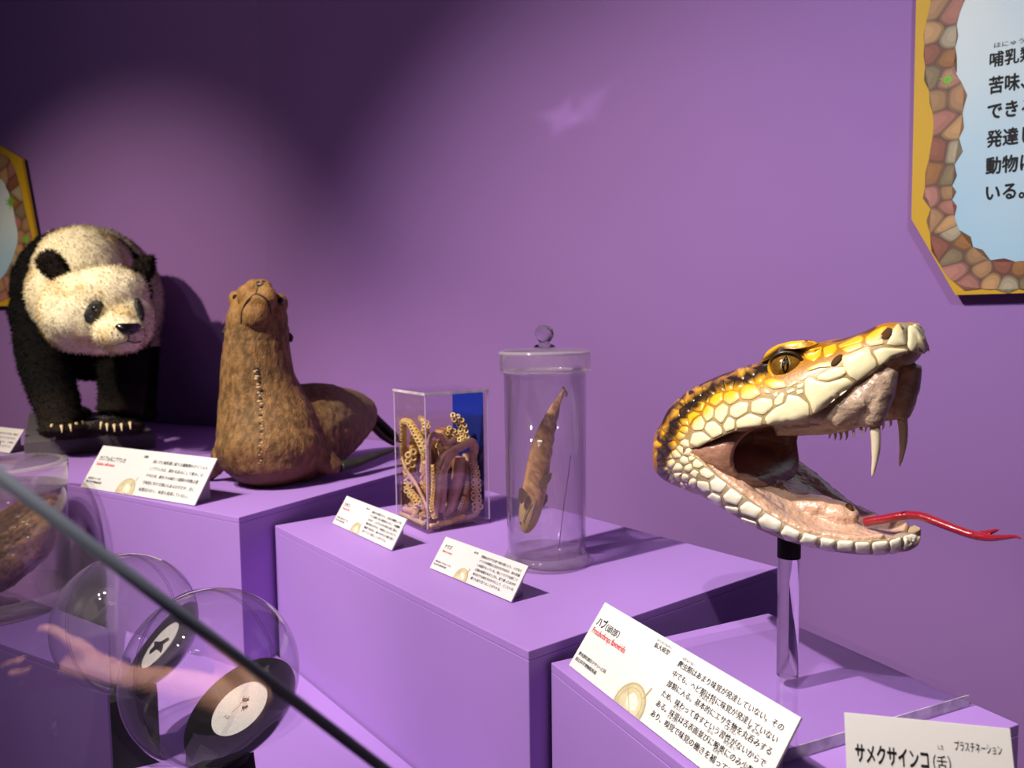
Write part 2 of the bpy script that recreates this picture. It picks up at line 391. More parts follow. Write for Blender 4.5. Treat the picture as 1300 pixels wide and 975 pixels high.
base.ell(s_up(1147, 688, 0), (.0135, .026, .0105))
sn_me = fuse(base, 0.0026, 6)
LP = coords(sn_me)

DARK = np.array([0.028, 0.013, 0.004]); YEL = np.array(srgb(240, 176, 26)[:3]); CRM = np.array(srgb(246, 233, 188)[:3]); WHT = np.array(srgb(246, 238, 216)[:3])
def seg_d(p, line):
    d = np.full(len(p), 1e9)
    for a, b in zip(line[:-1], line[1:]):
        a, b = np.array(a, float), np.array(b, float); t = np.clip(((p - a) @ (b - a)) / ((b - a) @ (b - a)), 0, 1)
        d = np.minimum(d, np.linalg.norm(p - (a + t[:, None] * (b - a)), axis=1))
    return d
YC_X = [820, 850, 868, 885, 905, 930, 960, 985, 1010, 1050, 1100, 1130, 1147, 1180]
YC_Y = [640, 585, 556, 538, 522, 512, 503, 494, 484, 463, 440, 426, 405, 400]
def snake_colour(L):
    """pigment by place on the head (taken on the near side, mirrored to the far side)"""
    L = np.array(L, float); L[:, 1] = -np.abs(L[:, 1]); P = px_of(s2w(L)); x, y = P[:, 0], P[:, 1]
    nz = fbm(L, 60, 3); nz2 = fbm(L, 110, 9)
    dy = y - np.interp(x, YC_X, YC_Y) + nz * 5
    c = lerp(YEL, CRM, sstep(-14, 12, dy)[:, None]); c = lerp(c, WHT, sstep(40, 110, dy)[:, None])
    d1 = seg_d(P, [(994, 447), (972, 466), (950, 478), (925, 485), (905, 494), (885, 507), (868, 522), (856, 540), (846, 562), (840, 590), (846, 612)])
    c = lerp(c, DARK, (sstep(9.5, 4.5, d1 + nz2 * 5.5))[:, None])
    d2 = seg_d(P, [(966, 455), (930, 470), (895, 486), (866, 505), (846, 525), (836, 548), (836, 600)])
    c = lerp(c, DARK, (sstep(5.0, 1.5, d2 + nz2 * 4 + 1))[:, None])
    d3 = seg_d(P, [(972, 460), (984, 449), (1004, 444.5), (1022, 446)])
    c = lerp(c, DARK, sstep(4.5, 2.0, d3)[:, None])
    d4 = seg_d(P, [(1042, 430), (1064, 432), (1110, 416)]); c = lerp(c, DARK, (sstep(3.5, 1.0, d4 + nz2 * 3) * .8)[:, None])
    return c
snake = thing('snake_head', 'giant open-mouthed pit viper head with yellow scales and red forked tongue', 'model head', s2w(np.array([0, 0, .2])))
pigment(sn_me, snake_colour(LP) * np.array([.42, .34, .26]))
set_coords(sn_me, s2w(LP))
M_SKIN = mat('viper_skin', (1, 1, 1, 1), 0.42, bump=0.25, bscale=400, attr=True, coat=0.15)
M_SCALE = mat('viper_scale', (1, 1, 1, 1), 0.36, bump=0.12, bscale=260, attr=True, coat=0.25, bdist=0.0015)
link('skin', sn_me, M_SKIN, snake)
sbvh = BVHTree.FromPolygons([Vector(v) for v in s2w(LP)], [tuple(p.vertices) for p in sn_me.polygons])
CV = Vector(CAM)
def hit(px, py):
    d = Vector(ray(px, py)).normalized(); r = sbvh.ray_cast(CV, d)
    return (np.array(r[0]), np.array(r[1])) if r[0] is not None else None

c1 = lambda *p: [(820 + x / 5.417, 400 + y / 5.417) for x, y in p]
c2 = lambda *p: [(1000 + x / 6.5, 390 + y / 6.5) for x, y in p]
c3 = lambda *p: [(860 + x / 5.417, 540 + y / 5.417) for x, y in p]
c4 = lambda *p: [(1040 + x / 5, 580 + y / 5) for x, y in p]
BIG = [c1((300,885),(322,812),(390,802),(458,856),(352,912)), c1((402,788),(420,742),(468,727),(522,775),(532,818),(462,852)),
 c1((530,762),(570,697),(612,722),(617,784),(548,808)), c1((620,727),(715,675),(802,707),(803,760),(622,782)),
 c1((815,708),(885,642),(962,604),(978,547),(1050,557),(1122,612),(1132,692),(1000,742),(828,757)),
 c2((140,600),(190,575),(236,606),(330,626),(482,580),(558,628),(380,790),(204,888),(187,800),(142,720)),
 c2((502,572),(452,470),(444,405),(535,382),(622,338),(682,342),(692,392),(730,442),(738,490),(572,616)),
 c2((702,362),(780,333),(980,344),(1003,374),(902,414),(752,488),(737,430)),
 c2((993,152),(1040,148),(1100,230),(1130,330),(1132,392),(1090,386),(1012,366),(988,320)),
 c2((862,192),(902,135),(975,150),(981,318),(872,323),(815,308),(852,232)), c2((640,252),(702,204),(790,158),(835,160),(772,230),(800,308),(680,328),(642,302)),
 c2((444,352),(500,316),(618,292),(626,332),(530,373),(488,384)), c2((412,322),(600,232),(630,252),(622,288),(480,328),(432,342)),
 c2((292,332),(400,300),(412,345),(380,396),(302,428)), c2((122,372),(200,342),(288,322),(280,400),(220,458),(152,430)),
 c2((145,515),(260,462),(360,450),(372,492),(250,502),(182,530)), c2((237,572),(370,503),(470,493),(488,540),(460,570),(330,613),(252,602)),
 c1((792,322),(830,255),(902,208),(1000,183),(1150,174),(1196,196),(1100,226),(960,221),(880,274),(806,328)),
 c1((812,452),(868,434),(958,456),(970,500),(880,514),(822,490)), c1((977,482),(1040,448),(1044,466),(986,500)), c1((1052,432),(1110,412),(1114,430),(1062,458)),
 c1((962,522),(1020,502),(1028,522),(978,544)), c1((1037,482),(1090,462),(1080,500),(1042,508)), c1((1032,517),(1080,510),(1083,538),(1042,550)),
 c1((872,542),(905,522),(908,558),(886,568)), c1((807,502),(858,520),(858,544),(812,538)), c1((780,482),(810,476),(813,500),(786,504)),
 c1((886,582),(935,528),(958,542),(944,608),(902,628),(882,618)),
 c1((652,512),(692,478),(760,482),(798,546),(720,588),(657,578)), c1((537,542),(592,518),(640,528),(648,578),(580,622),(532,588)),
 c1((442,580),(472,548),(530,528),(530,588),(480,632),(437,608)), c1((727,597),(800,568),(868,578),(878,630),(810,692),(722,668)),
 c1((582,632),(650,594),(708,602),(703,668),(622,716),(577,688)), c1((477,647),(530,604),(568,628),(563,688),(520,752),(472,708)),
 c1((392,670),(422,614),(468,638),(463,708),(422,737),(393,698)), c1((332,722),(380,688),(408,740),(398,792),(332,798),(313,770)),
 c1((285,690),(330,660),(378,680),(328,716),(300,760)), c1((300,640),(350,590),(410,600),(388,668),(335,660)),
 c1((350,585),(400,545),(440,560),(430,605),(412,600)),
 c3((107,250),(130,227),(185,275),(152,298),(107,288)), c3((152,310),(190,288),(263,340),(215,372),(162,343)), c3((222,385),(270,353),(348,405),(300,468),(237,448)),
 c3((312,485),(370,428),(453,495),(415,552),(332,528)), c3((427,560),(480,518),(593,580),(540,643),(442,608)), c3((552,650),(610,603),(728,670),(695,737),(582,713)),
 c3((707,740),(745,683),(848,735),(825,797),(742,793)), c3((837,800),(870,738),(968,762),(960,848),(882,838)), c3((972,845),(985,768),(1088,785),(1085,878),(987,868)),
 c4((116,532),(218,532),(214,600),(108,590)), c4((226,540),(322,541),(325,618),(227,608)), c4((335,541),(440,531),(440,618),(336,636)), c4((446,530),(519,507),(524,588),(470,622),(446,618)),
 c4((531,505),(622,480),(622,510),(575,570),(532,592)),
 c3((112,302),(150,322),(130,368),(82,332)), c3((137,380),(213,390),(228,453),(180,463),(137,420)), c3((202,490),(240,462),(298,490),(308,558),(242,538)),
 c3((322,552),(418,567),(423,608),(342,598)), c3((427,627),(543,665),(558,708),(442,668)), c3((567,732),(688,757),(728,798),(642,788)), c3((752,807),(828,802),(848,838),(782,828)),
 c3((112,442),(180,482),(278,568),(202,548),(140,500)), c3((290,582),(408,642),(398,662),(330,632))]

def chaikin(P):
    P = np.asarray(P, float); Q = np.roll(P, -1, 0); return np.stack([P * .88 + Q * .12, P * .12 + Q * .88], 1).reshape(-1, 2)
def resample(P, step):
    out = []
    for a, b in zip(P, np.roll(P, -1, 0)):
        n = max(1, int(np.linalg.norm(b - a) / step)); out += [a + (b - a) * k / n for k in range(n)]
    return np.array(out)
M_list = []
def make_scale(poly, lift=1.0, small=False):
    P = np.asarray(poly, float); c = P.mean(0)
    if not small: P = chaikin(resample(P, 40) if False else P)
    P = resample(P, 7) if not small else P
    size = np.linalg.norm(P - c, axis=1).mean()
    edge = 0.28 if not small else 0.2
    levels = [(1 - edge / size, -.0010), (1 - edge * 1.5 / size, .0005), (1 - (edge + 1.2) / size, .0011), (.5, .0013)]
    if small: levels = [levels[0], levels[2]]
    h0 = hit(*c)
    if h0 is None: return None
    hc0 = h0[0]; rings = []
    for s, h in levels:
        r = []
        for p in P:
            hp = hit(*(c + (p - c) * s))
            lim = np.linalg.norm(p - c) * .001 * 1.6 + .012
            if hp is None or np.linalg.norm(hp[0] - hc0) > lim:
                hp = None
                for q_ in (.97, .94, .9, .85, .8, .7, .6, .45):
                    hp = hit(*(c + (p - c) * s * q_))
                    if hp is not None and np.linalg.norm(hp[0] - hc0) < lim: break
                    hp = None
                if hp is None: return None
            r.append(hp[0] + hp[1] * h * lift * (min(1, size / 9) if h > 0 else 1))
        rings.append(r)
    hc = hit(*c)
    if hc is None: return None
    n = len(P); vs = [v for r in rings for v in r] + [hc[0] + hc[1] * .0014 * lift * min(1, size / 9)]
    V_ = np.array(vs)
    if np.ptp(V_[:, 1]) > .15 or np.linalg.norm(np.diff(np.array(rings[0]), axis=0), axis=1).max() > .075: return None
    fs = []
    for i in range(len(rings) - 1):
        for j in range(n): fs.append((i * n + j, i * n + (j + 1) % n, (i + 1) * n + (j + 1) % n, (i + 1) * n + j))
    k = (len(rings) - 1) * n
    for j in range(n): fs.append((k + j, k + (j + 1) % n, len(vs) - 1))
    return V_, fs
scales = [make_scale(p) for p in BIG]
# small scales of crown, nape, cheek and throat: cells grown around scattered seeds
OUTL = [(834,545),(842,527),(864,509),(894,489),(931,473),(964,461),(975,466),(955,492),(940,498),(918,510),(900,520),(890,545),(878,575),(905,606),(925,628),(955,652),(990,678),(1020,690),(1060,697),(1100,700),(1140,694),(1152,690),(1137,705),(1104,708),(1071,705),(1034,698),(1008,693),(968,681),(934,664),(905,647),(875,631),(848,612),(838,590)]
def inside(p, poly):
    x, y = p; r = False
    for (x1, y1), (x2, y2) in zip(poly, poly[1:] + poly[:1]):
        if (y1 > y) != (y2 > y) and x < (x2 - x1) * (y - y1) / (y2 - y1) + x1: r = not r
    return r
big_np = [np.array(p) for p in BIG]
seeds = []
def spacing(x, y):
    if y < 560 and x > 870: return 12.0
    if x < 880 and y > 540: return 8.5
    return 10.5
tries = RNG.uniform([830, 455], [1160, 712], (9000, 2))
for p in tries:
    if not inside(p, OUTL) or hit(*p) is None: continue
    if any(inside(p, b) for b in BIG): continue
    sp = spacing(*p)
    if min([seg_d(np.array([p]), list(b) + [b[0]])[0] for b in BIG if abs(np.mean([q[0] for q in b]) - p[0]) < 40] or [99]) < sp * .33: continue
    if all((p[0] - q[0]) ** 2 + (p[1] - q[1]) ** 2 > (sp * .92) ** 2 for q in seeds): seeds.append(tuple(p))
SD_ = np.array(seeds)
def clip(poly, a, n):
    out = []
    for i in range(len(poly)):
        p, q_ = poly[i], poly[(i + 1) % len(poly)]; dp, dq = (p - a) @ n, (q_ - a) @ n
        if dp <= 0: out.append(p)
        if dp * dq < 0: out.append(p + (q_ - p) * dp / (dp - dq))
    return out
for i, p in enumerate(SD_):
    sp = spacing(*p); a8 = np.arange(8) * PI / 4
    cell = [p + sp * .85 * np.array([math.cos(a), math.sin(a)]) for a in a8]
    for j in np.argsort(((SD_ - p) ** 2).sum(1))[1:12]:
        q_ = SD_[j]; cell = clip(cell, (p + q_) / 2, q_ - p)
        if len(cell) < 3: break
    if len(cell) < 3: continue
    near = [b for b in BIG if np.abs(np.mean(b, 0) - p).max() < 30]
    cell = [c_ for c_ in cell]
    for b in near:
        B_ = np.array(b)
        for u, v in zip(B_, np.roll(B_, -1, 0)):
            t = np.clip(((p - u) @ (v - u)) / ((v - u) @ (v - u)), 0, 1); foot = u + t * (v - u); d_ = np.linalg.norm(foot - p)
            if d_ < sp: cell = clip(cell, p + (foot - p) * max(0, (d_ - .3)) / d_, foot - p)
    if len(cell) < 3: continue
    scales.append(make_scale(np.array(cell), 1.0, small=True))
scales = [s for s in scales if s is not None]
far = MB(); far_c = []
for k, (V_, fs) in enumerate(scales):
    me = bpy.data.meshes.new('scale'); me.from_pydata([tuple(v) for v in V_], [], fs); me.update()
    L = w2s(V_); c = snake_colour(L); n_ = len(V_)
    t = L.copy(); t[:, 1] = L[:, 1].mean(); 
    pigment(me, c); me.polygons.foreach_set('use_smooth', [True] * len(me.polygons))
    if k < 290: link('scale', me, M_SCALE, snake)
    else: far.add(V_, fs); far_c.append(c)
    if L[:, 1].max() < -.004:
        Lm = L * np.array([1, -1, 1]); far.add(s2w(Lm), [f[::-1] for f in fs]); far_c.append(c)
fm = far.mesh('far_scales', True); pigment(fm, np.concatenate(far_c)); o = link('far_side_scales', fm, M_SCALE, snake); o['kind'] = 'stuff'

# eyes
M_EYE = mat('amber_iris', srgb(120, 84, 26), 0.12, var=0.45, vscale=160, coat=1.0)
M_EYER = mat('pale_iris_ring', srgb(176, 150, 92), 0.15, coat=1.0)
M_PUP = mat('pupil_black', srgb(6, 6, 8), 0.08, coat=1.0)
hp, hn = hit(998.5, 466)
for s in (-1, 1):
    e = w2s(hp); n_ = np.array(unit([.30, -.95, .10])); rad = .0182
    e = e - n_ * .0040; e[1] *= -s; n2 = n_ * np.array([1, -s, 1]); E_ = s2w(e); n2w = unit(s2w(n2) - SO); 
    up = unit(SZ - n2w * (SZ @ n2w)); rt = np.cross(up, n2w); Rm = np.stack([rt, up, n2w], 1)
    eye = MB().ell(E_, (rad * S_ * 1.08, rad * S_ * .92, rad * S_ * .72), Rm, 32, 20).build('eye', M_EYE, snake, smooth=True)
    def lens(name, hw, hh, off, m_):
        mb = MB(); vs = []; nn = 28
        for k in range(nn):
            a = 2 * PI * k / nn; yy = math.sin(a) * hh; xx = math.copysign(hw * (1 - (abs(yy) / hh) ** 2.2), math.cos(a)) if abs(math.cos(a)) > 1e-6 else 0
            vs.append((xx, yy))
        rr = []
        for sc_ in (1.0, .5):
            ring = []
            for xx, yy in vs:
                xx, yy = xx * sc_, yy * sc_ 
                zz = .72 * rad * math.sqrt(max(0, 1 - (xx / (rad * 1.08)) ** 2 - (yy / (rad * .92)) ** 2)) + off
                ring.append(E_ + S_ * (rt * xx + up * yy + n2w * zz))
            rr.append(ring)
        mb.loft(rr); return mb.build(name, m_, eye, smooth=True)
    lens('iris_ring', .0060, .0150, .0002, M_EYER); lens('pupil', .0043, .0138, .0004, M_PUP)
    # rim of skin round the eye
    a = np.arange(29) * 2 * PI / 28
    ringp = np.array([E_ + S_ * rad * (rt * 1.09 * math.cos(t) + up * .95 * math.sin(t) + n2w * (.30 - .12 * math.cos(t * 2))) for t in a])
    rm = MB().tube(ringp, .0021, 8).mesh('eyelid', True); pigment(rm, lerp(YEL * .75, DARK, sstep(-.2, .5, np.tile(np.repeat(np.sin(a), 8), 1))[:, None])); link('eyelid', rm, M_SCALE, snake)
# nostrils and heat pits
M_PIT = mat('dark_hollow', srgb(74, 50, 26), 0.7, spec=.1)
for (px, py, rx, ry, tilt) in ((1126, 424, 5.5, 8.5, .35), (1062.5, 457.5, 4.5, 9, .5)):
    hp, hn = hit(px, py)
    for s in (-1, 1):
        e = w2s(hp); n_ = w2s(SO + hn * S_); e[1] *= -s; n2 = n_ * np.array([1, -s, 1]); n2w = unit(s2w(n2) - SO)
        up = unit(SZ - n2w * (SZ @ n2w)); rt = np.cross(up, n2w); ct, st_ = math.cos(tilt), math.sin(tilt)
        u2 = up * ct + rt * st_ * (1 if s < 0 else -1); r2 = rt * ct - up * st_ * (1 if s < 0 else -1)
        k = np.linalg.norm(hp - CAM) / FPX
        nm = 'nostril' if px > 1100 else 'heat_pit'
        MB().ell(s2w(e) + n2w * .0004, (rx * k * 1.0, ry * k, .0016), np.stack([r2, u2, n2w], 1), 18, 10).build(nm, M_PIT, snake, smooth=True)

# mouth lining
M_FLESH = mat('wet_mouth_flesh', srgb(214, 172, 146), 0.22, bump=0.75, bscale=150, var=0.25, vscale=30, coat=0.6, bdist=0.004, sss=0.0)
M_PALATE = mat('dry_mouth_flesh', srgb(196, 168, 146), 0.32, bump=0.7, bscale=120, var=0.3, vscale=40, coat=0.25, bdist=0.004)
mb = MB(); rings = []
for x in np.linspace(-.10, .132, 30):                                # floor of the mouth
    w = (f_lw(x) if x > XC else .1) * .93; zr = (f_lz(x) if x > XC else zc) + .001
    b = np.linspace(-1, 1, 21)
    hgt = -.010 * (1 - b ** 2) + .011 * np.exp(-((b) / .34) ** 2) * sstep(-.06, .02, x) * sstep(.135, .08, x) + .006 * np.exp(-((np.abs(b) - .83) / .12) ** 2)
    topr = np.stack([np.full(21, x), b * w, zr + hgt], 1); bot = topr[::-1] * [1, .97, 1] - [0, 0, .018]
    rings.append(np.concatenate([topr, bot]))
mb.loft(rings)
mb.ell((.058, 0, f_lz(.058) + .006), (.030, .020, .017)); mb.ell((.03, 0, f_lz(.03) + .002), (.035, .026, .014))
fl = fuse(mb, .0025, 5); P = coords(fl); P += normals(fl) * (fbm(P, 70, 5)[:, None] * .0022); set_coords(fl, s2w(P)); link('mouth_floor', fl, M_FLESH, snake)
mb = MB(); g0 = np.array([.077, 0, f_lz(.077) + .014])
mb.ell(s2w(g0 + [.0, -.004, .0035]), (.0050, .0026, .0075), np.stack([SD, SL, SZ], 1)).build('windpipe_opening', M_PIT, snake, smooth=True)
mb = MB(); rings = []
for x in np.linspace(-.09, .128, 30):                                # palate
    w = (f_uw(x) if x > XC else .1) * .88; zl = f_uz(x) if x > XC else zc
    b = np.linspace(-1, 1, 21); dz = .004 + .012 * (1 - b ** 2) - .010 * np.exp(-((np.abs(b) - .80) / .13) ** 2) * sstep(.10, .04, x) - .008 * np.exp(-((np.abs(b) - .38) / .12) ** 2) * sstep(.09, .05, x)
    lo = np.stack([np.full(21, x), b * w, zl + dz], 1); hi = lo[::-1] * [1, 1.04, 1] + [0, 0, .034]
    rings.append(np.concatenate([lo, hi]))
mb.loft(rings)
for s in (-1, 1):                                                    # fleshy sheaths of the two fangs
    A = lambda px, py, c: s_up(px, py, -c) * [1, -s, 1]
    pts = catmull([A(1132, 468, .036), A(1122, 492, .041), A(1113, 516, .044), A(1108, 540, .044)], 4)
    mb.tube(pts, np.interp(np.linspace(0, 1, len(pts)), [0, .4, .8, 1], [.011, .017, .016, .0105]), 14, flat=.8)
    pts = catmull([A(1120, 478, .046), A(1098, 500, .05), A(1078, 520, .054), A(1056, 536, .062)], 4)
    mb.tube(pts, [.013] * 4 + [.017] * 5 + [.013, .012, .011, .010], 14)
    pts = catmull([A(1100, 520, .046), A(1082, 534, .046), A(1060, 541, .046), A(1030, 544, .05), A(985, 546, .06)], 4)
    mb.tube(pts, np.interp(np.linspace(0, 1, len(pts)), [0, .5, 1], [.014, .009, .008]), 10)
    mb.ell(A(1095, 528, .046), (.020, .012, .014))
    for (o_, c_) in ((-9, .052), (-17, .058)):
        pts = catmull([A(1100, 512 + o_ * .3, c_), A(1075, 532 + o_, c_), A(1040, 542 + o_, c_ + .004), A(985, 547 + o_, c_ + .012)], 4)
        mb.tube(pts, [.012] * len(pts), 10)
pl = fuse(mb, .0025, 6); P = coords(pl); P += normals(pl) * (fbm(P, 60, 6)[:, None] * .0014); set_coords(pl, s2w(P)); link('palate', pl, M_PALATE, snake)
rings = []
for x, sc_, up_ in [(-.10, .97, 0), (-.055, .965, 0), (-.03, .96, 0), (-.018, .93, 0), (-.016, .86, 0), (-.03, .78, 0), (-.05, .68, 0), (-.075, .58, 0), (-.095, .4, 0), (-.10, .1, 0)]:
    a = np.arange(36) * 2 * PI / 36; xx = max(x, XC + .004)
    zu = f_uz(xx) + .010; zl_ = f_lz(xx) - .010; zm = (zu + zl_) / 2; w = f_uw(xx) * sc_
    # the rim of the cheek is scooped back between the jaws
    sag = -.018 * (1 - np.abs(np.sin(a)) ** 1.2)
    rings.append(np.stack([x + sag * (1 if x > -.09 else 0), -np.sign(np.cos(a)) * np.abs(np.cos(a)) ** .7 * w, zm + (zu - zm) * sc_ * np.sign(np.sin(a)) * np.abs(np.sin(a)) ** .7], 1))
mb = MB().loft(rings); th = mb.mesh('throat', True); set_coords(th, s2w(coords(th))); link('throat', th, mat('throat_flesh', srgb(168, 120, 100), 0.35, bump=.7, bscale=110, coat=.25, bdist=.003, var=.3, vscale=35), snake)
# teeth
M_IVORY = mat('ivory', srgb(226, 210, 180), 0.3, coat=.4, var=.12, vscale=60)
for s in (-1, 1):
    A = lambda px, py, c: s_up(px, py, -c) * [1, -s, 1]
    pts = s2w(catmull([A(1110.5, 541, .044), A(1112, 560, .044), A(1111, 582, .044), A(1107, 606, .044)], 5))
    MB().tube(pts, np.interp(np.linspace(0, 1, len(pts)), [0, .5, .85, 1], [.0052, .0042, .002, .0003]), 12).build('fang', M_IVORY, snake, smooth=True)
    for (px, py, h) in ((1053, 549, 8), (1060, 550, 9.5), (1067, 550, 10), (1074.5, 549, 10), (1083, 547, 9.5), (1093, 545, 7)):
        pts = s2w(catmull([A(px, py - 3, .046), A(px + .8, py + h * .5, .046), A(px - 1, py + h, .046)], 4))
        MB().tube(pts, np.linspace(.0020, .0002, len(pts)), 7).build('tooth', M_IVORY, snake, smooth=True)
# tongue
M_TONGUE = mat('red_tongue', srgb(138, 20, 38), 0.3, bump=.25, bscale=300, coat=.4)
mb = MB(); tp = [(1098, 663, 0), (1108, 661, 0), (1122, 659, 0), (1140, 655.5, 0), (1155, 654, 0), (1172, 656, -.004), (1190, 662.5, -.008), (1212, 671, -.012), (1232, 678, -.014), (1244, 680, -.016)]
ln = s2w(catmull([s_up(*p) for p in tp], 4)); mb.tube(ln, np.interp(np.linspace(0, 1, len(ln)), [0, .1, .6, 1], [.0058, .0060, .0056, .0050]), 12, flat=.8)
for t in ([(1238, 679.5, -.014), (1252, 677, -.014), (1262, 674, -.02), (1269, 671.5, -.024)], [(1238, 680, -.018), (1256, 683, -.024), (1274, 682, -.034), (1290, 681, -.044), (1298, 684, -.05)]):
    l2 = s2w(catmull([s_up(*p) for p in t], 4)); mb.tube(l2, np.interp(np.linspace(0, 1, len(l2)), [0, .3, 1], [.0042, .0032, .0008]), 10)
link('tongue', fuse(mb, .0009, 3), M_TONGUE, snake)

# acrylic stand: square base plate, rod and black collar
stand = thing('acrylic_stand', 'clear acrylic rod on a square slab holding up the snake head', 'stand', (SO[0], SO[1], 1.5 - hC))
k0 = hC - 0.0131
q = [on(986, 955, k0), on(1231, 882, k0), on(1007.5, 781.6, k0)]
q4 = q[0] + q[2] - q[1]
P4 = [q[0], q[1], q[2], q4]; P4 = [p[:2] for p in P4]
M_EDGE = mat('polished_acrylic_edge', srgb(205, 192, 214), 0.12, bump=.5, bscale=60, var=.45, vscale=45, coat=.6, bdist=.004)
pc = np.mean(P4, 0)
MB().prism([lerp(p, pc, .004) for p in P4], 1.5 - hC + 0.0003, 1.5 - k0).build('base_plate', M_CLEAR, stand, bevel=.0006)
for i_ in (0, 3):                                                     # saw-cut edges, a little frosted
    a_, b_ = P4[i_], P4[(i_ + 1) % 4]; dd = unit(b_ - a_); inn = unit(pc - (a_ + b_) / 2)
    MB().prism([a_, b_, b_ + inn * .0012 - dd * .0012, a_ + inn * .0012 + dd * .0012], 1.5 - hC + 0.0003, 1.5 - k0 - .0002).build('plate_edge', M_EDGE, stand)
rc = on(999.5, 857, k0); collar_z = at(999, 706, 1.0)
zc_top = CAM[2] + (ray(999, 693) * (np.linalg.norm(rc[:2] - CAM[:2]) / np.linalg.norm(ray(999, 693)[:2])))[2]; zc_bot = CAM[2] + (ray(999, 707) * (np.linalg.norm(rc[:2] - CAM[:2]) / np.linalg.norm(ray(999, 707)[:2])))[2]
MB().lathe((rc[0], rc[1], 0), [(0, 1.5 - k0 + .0002), (.0118, 1.5 - k0 + .0002), (.0122, 1.5 - k0 + .001), (.0122, zc_bot - .0002), (0, zc_bot - .0002)], 48).build('rod', M_SOLID, stand, auto=40)
MB().lathe((rc[0], rc[1], 0), [(0, zc_bot), (.0128, zc_bot), (.0128, zc_top + .012), (0, zc_top + .012)], 40).build('collar', M_MATTE, stand, auto=40)
# ------------------------------------------------------------------ lettering
def text_mesh(s, bold=0.0):
    c = bpy.data.curves.new('t', 'FONT'); c.body = s; c.size = 1.0; c.resolution_u = 2; c.offset = bold; c.fill_mode = 'FRONT'
    o = bpy.data.objects.new('t', c); COL.objects.link(o)
    dg = bpy.context.evaluated_depsgraph_get(); dg.update()
    me = bpy.data.meshes.new_from_object(o.evaluated_get(dg)); bpy.data.objects.remove(o); bpy.data.curves.remove(c)
    return me
class Card:
    """a plane with its own axes: u to the right, v up, both in metres from the lower left corner"""
    def __init__(s, O, e1, e2, W, H): s.O, s.e1, s.e2, s.W, s.H = np.asarray(O), unit(e1), unit(e2), W, H; s.n = np.cross(s.e1, s.e2)
    def P(s, u, v, h=0): return s.O + s.e1 * u + s.e2 * v + s.n * h
    def text(s, txt, u, v, width, em, mat_, parent, bold=0.0, h=.0004, name='lettering', right=None):
        me = text_mesh(txt); P = coords(me)
        if len(P) == 0: return
        if bold:                                                     # heavier stroke: the same outline laid down several times, slightly shifted
            F = [tuple(p.vertices) for p in me.polygons]; n_ = len(P); Q = []; G_ = []
            for i, (dx, dy) in enumerate(((-1, 0), (1, 0), (0, 1), (0, -1)) if bold > .015 else ((-1, 0), (1, 0))):
                Q.append(P + np.array([dx * bold, dy * bold, 0])); G_ += [tuple(v + n_ * i for v in f) for f in F]
            P = np.concatenate(Q); bpy.data.meshes.remove(me); me = bpy.data.meshes.new('lettering'); me.from_pydata([tuple(p) for p in P], [], G_); me.update()
        x0, x1 = P[:, 0].min(), P[:, 0].max(); k = width / (x1 - x0)
        U = u + (P[:, 0] - x0) * k; Vv = v + P[:, 1] * em
        set_coords(me, s.O + np.outer(U, s.e1) + np.outer(Vv, s.e2) + s.n * h); return link(name, me, mat_, parent)
    def plate(s, u0, u1, v0, v1, h0, h1, name, mat_, parent, bevel=0.0004):
        mb = MB(); mb.loft([[s.P(u, v, h) for u, v in ((u0, v0), (u1, v0), (u1, v1), (u0, v1))] for h in (h0, h1)]); return mb.build(name, mat_, parent, bevel=bevel)

def lean(BL, BR, T, base, drop):
    """stand a card on the level surface: bottom corners by place, lean and height from where its top corner appears"""
    bl, br = on(*BL, drop), on(*BR, drop); e1 = unit(br - bl); nb = np.array([-e1[1], e1[0], 0]); b = bl if base == 'L' else br
    v = unit(ray(*T)); P = np.eye(3) - np.outer(v, v); M = np.stack([P @ nb, P @ np.array([0, 0, 1.0])], 1)
    a, z = np.linalg.lstsq(M, P @ (CAM - b), rcond=None)[0]
    return bl, e1, a * nb + np.array([0, 0, z]), np.linalg.norm(br - bl)

